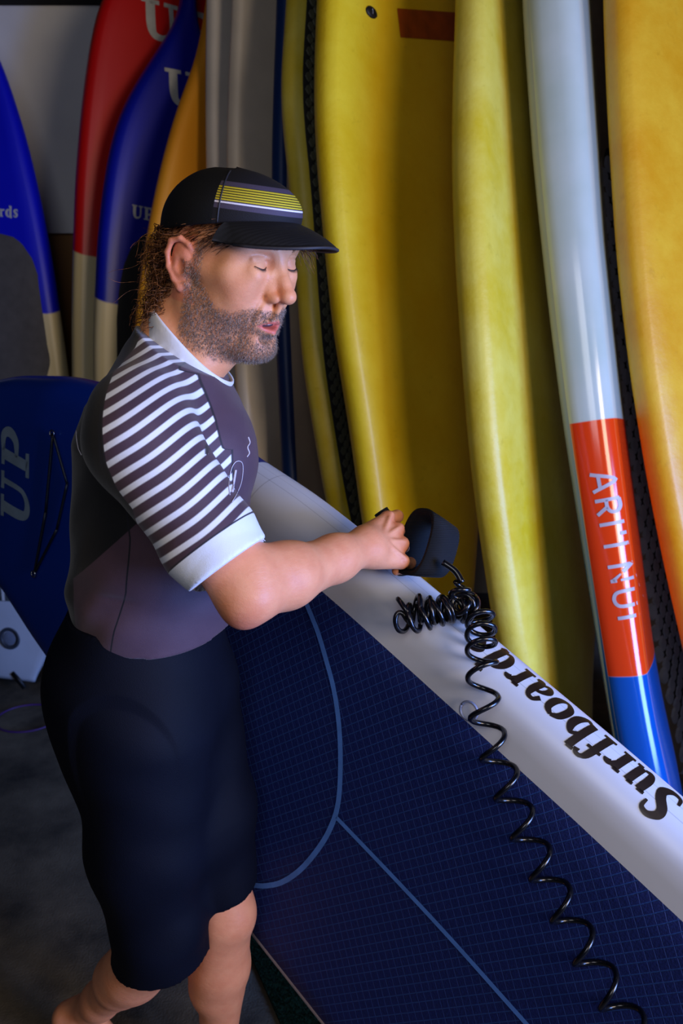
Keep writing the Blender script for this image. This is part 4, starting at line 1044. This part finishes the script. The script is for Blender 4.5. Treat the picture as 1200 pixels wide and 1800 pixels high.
nu, nv = 41, 18; Vt = []
for layer in (0, 1):
    for i in range(nu):
        u = -1 + 2 * i / (nu - 1); a = u * 1.02; x0 = .108 * math.cos(a) - .008; y0 = .083 * math.sin(a); z0 = .053 + .026 * math.cos(a) + .001
        x1 = .040 + .124 * (1 - abs(u) ** 2.6) ** .62; y1 = .083 * u * .98
        for j in range(nv):
            v = j / (nv - 1); x = x0 + (x1 - x0) * v; y = y0 + (y1 - y0) * v; z = z0 + .004 * math.sin(v * 2.4) - .020 * v - .9 * (y * y - y0 * y0 * (1 - v)) * v
            edge = 1 if j == nv - 1 else 0
            Vt.append((x, y, z + (.0019 if layer == 0 else -.0019) * (1 - .6 * edge)))
Fb = grid_faces(nu, nv, False); n0 = nu * nv; fs = [f for f in Fb] + [tuple(i + n0 for i in f[::-1]) for f in Fb]
bo = [i * nv + nv - 1 for i in range(nu)]; bo = list(range(0, nv)) + bo[1:] + [(nu - 1) * nv + j for j in range(nv - 2, -1, -1)]
fs += [(a, b_, b_ + n0, a + n0) for a, b_ in zip(bo[:-1], bo[1:])]
n = NT('brim_fabric', .7, .35); _, x, y, z = n.obj(); n.color(rgb(14, 13, 16)); n.bump(n.math('SINE', n.math('MULTIPLY', n.math('SQRT', n.math('ADD', n.math('MULTIPLY', x, x), n.math('MULTIPLY', n.math('MULTIPLY', y, y), 1.6))), 1500)), .10, .0008)
brim = mesh('brim', Vt, fs, n.m, o_cap, HM)
mb = MB(); tube(mb, [np.array(Vt[i]) * .5 + np.array(Vt[i + n0]) * .5 for i in [k * nv + nv - 1 for k in range(1, nu - 1)]], .0022, 6); mb.build('brim_edge', plain('brim_binding', rgb(38, 36, 42), .6), o_cap, HM)
m_seam = plain('cap_thread', rgb(34, 32, 37), .6)   # seams
for s in (1, -1):
    pts = []; row_j = 1.10 / (2 * math.pi) * 64; k = int(row_j); fr = row_j - k
    for i in range(30):
        row = np.array(V[i * 64:(i + 1) * 64]); q = row[k] * (1 - fr) + row[k + 1] * fr; q[1] *= s; pts.append(q + np.array([-.001, 0, .0005]))
    mb = MB(); tube(mb, pts[:-2], .0012, 5); mb.build('seam', m_seam, o_cap, HM)

# ---- rash shirt
def loft_fn(rows):
    hs = np.array([r[0] for r in rows], np.float32); P = [np.array([r[i] for r in rows], np.float32) for i in range(1, 5)]
    def fn(X, Y, Z):
        cx, rx, cy, ry = (np.interp(Z.ravel(), hs, p).reshape(Z.shape).astype(np.float32) for p in P)
        q = np.sqrt(((X - cx) / rx) ** 2 + ((Y - cy) / ry) ** 2) ; return (q - 1) * np.minimum(rx, ry)
    return fn
armd = norm(elR - shR); cuffc = at(403, 996, .985)
def build_shirt():
    g = SDF((-.52, .86, 1.0), (-.02, 1.48, 1.54), .0032)
    rows = [(1.00, -.302, .128, 1.17, .150), (1.05, -.302, .130, 1.17, .150), (1.12, -.294, .134, 1.17, .150), (1.20, -.280, .134, 1.17, .152), (1.28, -.270, .132, 1.17, .156), (1.35, -.265, .130, 1.17, .155), (1.40, -.262, .112, 1.17, .140), (1.44, -.255, .085, 1.17, .11), (1.475, -.245, .062, 1.172, .070), (1.50, -.238, .05, 1.172, .055)]
    g._do(loft_fn(rows), (-.45, .98, 1.0), (-.10, 1.36, 1.50), 0, 1)
    g.cap(shR + np.array([.01, .05, .015]), neck_b + np.array([-.015, -.045, .0]), .060, .052, .05)
    g.cap(np.array([-.265, 1.33, 1.40]), neck_b + np.array([-.015, .04, -.005]), .055, .05, .05)
    g.ell(shR + np.array([.008, .008, -.015]), (.066, .064, .076), .04)
    g.cap(shR + armd * .02 + np.array([.006, 0, 0]), shR + armd * .20, .068, .058, .02); e = cuffc - armd * .004
    g.cap(shR + armd * .18, e, .058, .0475, .02)
    g.cap(np.array([-.275, 1.315, 1.38]), np.array([-.35, 1.32, 1.15]), .056, .048, .03)
    g.ell((-.18, 1.12, 1.33), (.05, .06, .07), .05)                        # chest
    # creases: armpit, elbow bend, waist
    F3 = lambda p, q, r, k, m=1: g.cap(p, q, r, r * .6, k, mode=m)
    ap = at(262, 915, 1.0)
    for (u0, v0, u1, v1, z0, z1, r) in ((245, 850, 300, 905, .98, .965, .0035), (300, 760, 390, 850, .915, .945, .003), (255, 900, 320, 880, .99, .95, .004), (300, 985, 350, 945, .99, .955, .003), (330, 690, 385, 790, .93, .985, .004), (345, 640, 392, 745, .99, 1.0, .003), (160, 1050, 300, 1075, 1.12, 1.10, .003)):
        F3(at(u0, v0, z0), at(u1, v1, z1), r, .008, -1)
    # soft folds
    X, Y, Z = g.full(); w = (1 - np.clip((Z - 1.10) / .25, 0, 1)) * .8 + .35
    g.v += (w * .0016 * (np.sin(X * 34 + Z * 50 + 1.3 * np.sin(Z * 23 + Y * 17)) + .8 * np.sin(Z * 70 - X * 40 + Y * 30 + 2 * np.sin(X * 25)))).astype(np.float32)
    hem = 1.056 + .004 * np.sin(X * 20 + Y * 9)
    # cut: hem (plane), sleeve end, neck top
    g.v = np.maximum(g.v, (hem - Z).astype(np.float32))
    sl = (X - e[0]) * armd[0] + (Y - e[1]) * armd[1] + (Z - e[2]) * armd[2]
    rx_, ry_, rz_ = X - e[0], Y - e[1], Z - e[2]; along = rx_ * armd[0] + ry_ * armd[1] + rz_ * armd[2]
    near = (rx_ ** 2 + ry_ ** 2 + rz_ ** 2 - along ** 2 < .062 ** 2) & (along > -.02) & (along < .14) & (Y < 1.035 + 0 * X)
    g.v = np.where(near, np.maximum(g.v, sl.astype(np.float32)), g.v)
    up = norm(np.array(h2w((0, 0, 0))) - neck_b); tp = neck_b + up * .022; nk = (X - tp[0]) * up[0] + (Y - tp[1]) * up[1] + (Z - tp[2]) * up[2]
    g.v = np.where(Z > 1.40, np.maximum(g.v, nk.astype(np.float32)), g.v)
    return g.extract()
SV, SQ = build_shirt(); sb = bvh_of(SV, SQ)
def shirt_px(u, v, lift=.0012):
    d = Vector(ray(u, v)).normalized(); h = sb.ray_cast(Vector(CAM), d, 5); return None if h[0] is None else np.array(h[0] - d * lift)
# fields for colour: along the arm, raglan seam, back panel
def pxf(P):
    d = P - CAM; z = d @ cF; return 600 + FPX * (d @ cX) / z, 900 - FPX * (d @ cU) / z
E2 = norm(np.cross(armd, [0, -1, 0])); E2 = E2 if E2[0] > 0 else -E2
rel = SV - shR; sc_ = rel @ armd; qc = rel @ E2
arm_s = sc_ - .15 * qc * np.clip(1 - sc_ / .25, 0, 1.3) + 3.0 * np.maximum(qc - .01, 0) ** 2 + .10 * (SV[:, 1] - .98)
def seam_curve(px):
    P = [shirt_px(*q) for q in px]; P = sorted([(p[2], p[0]) for p in P if p is not None]); return lambda z: np.interp(z, [q[0] for q in P], [q[1] for q in P])
cB = seam_curve([(258, 585), (236, 612), (215, 635), (195, 665), (184, 700), (179, 750), (186, 815), (205, 860), (232, 895)])
cFr = seam_curve([(352, 622), (362, 645), (366, 707), (378, 740), (391, 790), (386, 825)])
dB = SV[:, 0] - cB(SV[:, 2]); dF = cFr(SV[:, 2]) - SV[:, 0]
t = sc_; dax = np.linalg.norm(rel - np.outer(t, armd), axis=1)
body_side = np.minimum(dB, dF); zlow = 1.275
slv = np.where(SV[:, 2] > zlow, np.where((dax < .070) & (sc_ > .09), np.minimum(dB, .03), body_side), np.where((dax < .068) & (sc_ > .10), .03, -.03))
slv = np.where(SV[:, 1] > 1.15, -.05, slv)
cuff = (SV - (cuffc - armd * .004)) @ armd
xb_ = float(cB(1.285)); backp = np.where(SV[:, 2] > 1.285, -dB, np.maximum(xb_ - 1.1 * (1.285 - SV[:, 2]), -.392) - SV[:, 0])
seam = (SV[:, 0] - np.interp(SV[:, 2], [1.05, 1.10, 1.16, 1.24], [-.335, -.322, -.300, -.287])) + 10 * (SV[:, 1] > 1.17)
n = NT('rash_shirt', .62, .35); n.b.inputs['Sheen Weight'].default_value = .15
A = n.attr; s_in = n.step(A('slv'), -.0008, .0008); fr = n.math('FRACT', n.math('MULTIPLY', n.math('ADD', A('arm_s'), 1.0), 1 / .0180))
st = n.band(fr, .08, .47, .04); notcuff = n.step(A('cuff'), -.033, -.034); f = n.noise(30, 4)
plum = n.mix(f, rgb(66, 46, 58), rgb(80, 58, 70)); c = n.mix(n.step(A('backp'), -.001, .001), plum, rgb(10, 10, 12))
sleeve = n.mix(st, plum, rgb(226, 228, 236)); sleeve = n.mix(notcuff, rgb(222, 228, 240), sleeve)
c = n.mix(s_in, c, sleeve); c = n.mix(n.math('MULTIPLY', n.band(A('slv'), -.0018, .0006, .0006), .9), c, rgb(24, 22, 28)); c = n.mix(n.band(A('seam'), -.0012, .0012, .0005), c, rgb(14, 14, 24))
c = n.mix(n.math('MULTIPLY', s_in, n.band(A('cuff'), -.0355, -.0335, .0004)), c, rgb(40, 36, 46))
n.color(c); n.bump(n.math('ADD', n.noise(1200, 2), n.math('MULTIPLY', n.noise(26, 4), 2.0)), .22, .002); m_shirt = n.m
shirt = fast_mesh('rash_shirt', SV, SQ, m_shirt, person, None, {'arm_s': arm_s, 'slv': slv, 'cuff': cuff, 'backp': backp, 'seam': seam})
shirt['label'] = 'dark plum rash shirt with white striped sleeves'
# collar band
upn = norm(h2w((-.01, 0, -.02)) - neck_b); a1 = norm(fx - upn * (fx @ upn)); b1 = np.cross(upn, a1); V = []; na = 64
a1 = norm(np.array([1, -.12, 0]) - upn * (np.array([1, -.12, 0]) @ upn)); b1 = np.cross(upn, a1)
prof = [(-.002, .0035), (-.001, .012), (.0015, .022), (.003, .033), (.0015, .0365), (-.0015, .0355), (-.004, .022), (-.006, .004)]
for dr_, hh in prof:
    for j in range(na):
        t = 2 * math.pi * j / na; w = .003 * math.sin(3 * t + 1) ; tilt = -.020 * math.cos(t) + .004
        V.append(neck_b + a1 * ((.0735 + dr_) * math.cos(t) + .006) + b1 * (.0700 + dr_) * math.sin(t) + upn * (hh + tilt - .002 + w * .4))
n = NT('collar_fabric', .7, .3); n.color(n.mix(n.noise(20, 3), rgb(206, 204, 204), rgb(224, 222, 222))); n.bump(n.noise(60, 4), .3, .003)
mesh('collar', V, grid_faces(len(prof), na), n.m, shirt)['label'] = 'pale grey stand-up collar'
# prints on the shirt
def px_stroke(mb, pts, r):
    P = [shirt_px(u, v) for u, v in catmull(np.array(pts, float), 6)]; P = [p for p in P if p is not None]
    if len(P) > 2: tube(mb, P, r, 5)
m_lp = plain('light_print', rgb(196, 190, 200), .6)
mb = MB(); px_stroke(mb, [(404, 870), (402, 850), (406, 826), (414, 812), (424, 812), (427, 824), (424, 848), (416, 868), (408, 882)], .0006); px_stroke(mb, [(414, 826), (411, 845), (408, 864)], .0018)
mb.build('chest_emblem', m_lp, shirt)
mb = MB(); px_stroke(mb, [(436, 768), (439, 778), (435, 786), (438, 796), (434, 803)], .0010); mb.v and mb.build('chest_print', m_lp, shirt)
mb = MB(); px_stroke(mb, [(146, 712), (138, 735), (134, 760), (137, 786), (143, 800)], .0007); mb.v and mb.build('back_print', m_lp, shirt)
# ---- shorts
def build_shorts():
    g = SDF((-.53, .90, .40), (-.06, 1.42, 1.10), .0042)
    g.ell((-.325, 1.165, .95), (.135, .150, .12), 0); g.cap((-.315, 1.13, 1.10), (-.32, 1.13, .97), .10, .11, .05); g.cap((-.31, 1.20, 1.10), (-.31, 1.20, .97), .10, .105, .05)
    g.cap((-.352, 1.115, .96), (-.346, 1.11, .86), .098, .10, .08); g.ell((-.36, 1.20, .90), (.10, .09, .11), .05)
    k2 = kneeR + np.array([.003, 0, -.02])
    g.cap((-.312, 1.080, .90), (-.312, 1.065, .70), .108, .094, .04); g.cap((-.318, 1.065, .70), k2, .094, .070, .03)
    g.cap((-.268, 1.195, .90), (-.237, 1.148, .70), .092, .084, .04); g.cap((-.237, 1.148, .70), kneeL + np.array([0.0, 0, .02]), .086, .060, .03)
    g.cap((-.30, 1.05, .55), (-.318, 1.06, .46), .076, .074, .02)
    X, Y, Z = g.full()
    g.v += (.0008 * (np.sin(Z * 60 + X * 30 + 2 * np.sin(Y * 20)) + .7 * np.sin(Z * 33 - Y * 40))).astype(np.float32)
    tR = .480 + .10 * (X + .30) + 0 * Y; tL = .556 - .10 * (X + .21) * -1.6 + 0 * Y
    left = ((X + .215) ** 2 + (Y - 1.150) ** 2) < ((X + .318) ** 2 + (Y - 1.060) ** 2)
    cut = np.where(left, tL - Z, tR - Z); g.v = np.maximum(g.v, cut.astype(np.float32)); g.v = np.maximum(g.v, (Z - 1.085).astype(np.float32))
    return g.extract()
PV, PQ = build_shorts()
n = NT('neoprene_shorts', .7, .12); f = n.noise(14, 4); n.color(n.mix(f, rgb(4, 6, 16), rgb(7, 10, 24))); n.bump(n.math('ADD', n.noise(700, 2), f), .2, .002)
shorts = fast_mesh('shorts', PV, PQ, n.m, person); shorts['label'] = 'dark navy knee-length shorts'

# ================================================================= LEASH
leash = empty('leash', at(757, 958, 1.245)); tag(leash, 'black coiled leash with padded cuff, gripped in the fist and trailing down the carried board', 'leash')
cc = at(754, 956, 1.245); ax = norm(cX * .84 + cF * .36 - cU * .30); u1 = norm(cU - ax * (cU @ ax)); u2 = np.cross(ax, u1); V = []; na = 56
for dr_, xx in ((0, -.027), (.0035, -.026), (.0042, 0), (.0035, .026), (0, .027), (-.0035, .026), (-.0035, -.026)):
    for j in range(na):
        t = 2 * math.pi * j / na; c_, s_ = math.cos(t), math.sin(t); k = (abs(c_) ** 3 + abs(s_) ** 3) ** (-1 / 3)
        V.append(cc + ax * (xx + .006 * s_) + u1 * (.045 - .22 * xx + dr_) * k * c_ + u2 * (.032 - .1 * xx + dr_) * k * s_ - u1 * .004)
n = NT('woven_webbing', .75, .3); _, x, y, z = n.obj(); n.color(n.mix(n.noise(40, 3), rgb(8, 8, 10), rgb(18, 18, 22))); n.bump(n.math('SINE', n.math('MULTIPLY', n.math('ADD', z, n.math('MULTIPLY', y, .4)), 2600)), .5, .0012)
mesh('cuff', V, grid_faces(7, na) + [(6 * na + j, 6 * na + (j + 1) % na, (j + 1) % na, j) for j in range(na)], n.m, leash)
mb = MB(); hp = HG['mcp'][0] * .5 + HG['mcp'][2] * .5 - HG['n'] * .030 + HG['a'] * .030   # strap end folded inside the fist
tube(mb, catmull([HG['mcp'][0] - HG['n'] * .028 + HG['a'] * .022 + HG['b'] * .022, hp, HG['mcp'][3] - HG['n'] * .026 + HG['a'] * .020 - HG['b'] * .012], 8), .0125, 10); mb.build('strap', n.m, leash)
m_coil = plain('black_cord_plastic', rgb(10, 11, 16), .22, .6)
path = [(778, 988, 1.20), (800, 1004, 1.195), (812, 1024, 1.19), (808, 1060, 1.185), (806, 1088, 1.175), (780, 1092, 1.165), (752, 1088, 1.16), (728, 1080, 1.158), (716, 1086, 1.166), (728, 1096, 1.176), (752, 1096, 1.180), (790, 1092, 1.18), (825, 1106, 1.17)]
P = []
for i_, q_ in enumerate(path):
    h_ = usurf(q_[0], q_[1]) if i_ > 3 else None
    P.append(at(*q_) if h_ is None else np.array(UM @ Vector(h_[0] + h_[1] * (.033 if i_ != 7 else .036))))
down = [(840, 1150), (852, 1200), (868, 1252), (884, 1305), (902, 1358), (924, 1412), (948, 1468), (974, 1522), (1002, 1576), (1032, 1632), (1064, 1690), (1100, 1748), (1138, 1806), (1180, 1868)]
for u, v in down:
    q = usurf(u, v)
    if q is not None: w_pt = UM @ Vector(q[0] + q[1] * .031); P.append(np.array(w_pt))
swv = catmull(P[:3], 6)
mb = MB(); tube(mb, swv, .0048, 10); mb.build('swivel', m_coil, leash)
cp = catmull(P[2:], 40); seg = np.linalg.norm(np.diff(cp, axis=0), axis=1); S_ = np.concatenate([[0], np.cumsum(seg)]); Lt = S_[-1]
split = np.interp(len(path) - 2, np.arange(len(P) - 2), S_[::40][:len(P) - 2]) if True else 0
N_ = 2600; sv = np.linspace(0, Lt, N_); C_ = np.stack([np.interp(sv, S_, cp[:, i]) for i in range(3)], 1)
pitch = np.interp(sv, [0, split * .55, split * .6, split, split + .05, Lt], [.020, .018, .018, .024, .054, .060]); ph = np.cumsum(2 * math.pi / pitch * (Lt / N_))
rr = np.interp(sv, [0, .02, .06, split * .5, split * .75, split, Lt], [.010, .014, .016, .021, .020, .021, .022])
T = np.gradient(C_, axis=0); T /= np.linalg.norm(T, axis=1)[:, None]; Nn = norm(np.cross(T[0], [0, 0, 1.])); out = []
for i in range(N_):
    Nn = Nn - T[i] * (Nn @ T[i]); Nn = Nn / np.linalg.norm(Nn); B_ = np.cross(T[i], Nn); out.append(C_[i] + rr[i] * (Nn * math.cos(ph[i]) + B_ * math.sin(ph[i])))
mb = MB(); tube(mb, out, .0040, 7); mb.build('coiled_cord', m_coil, leash)
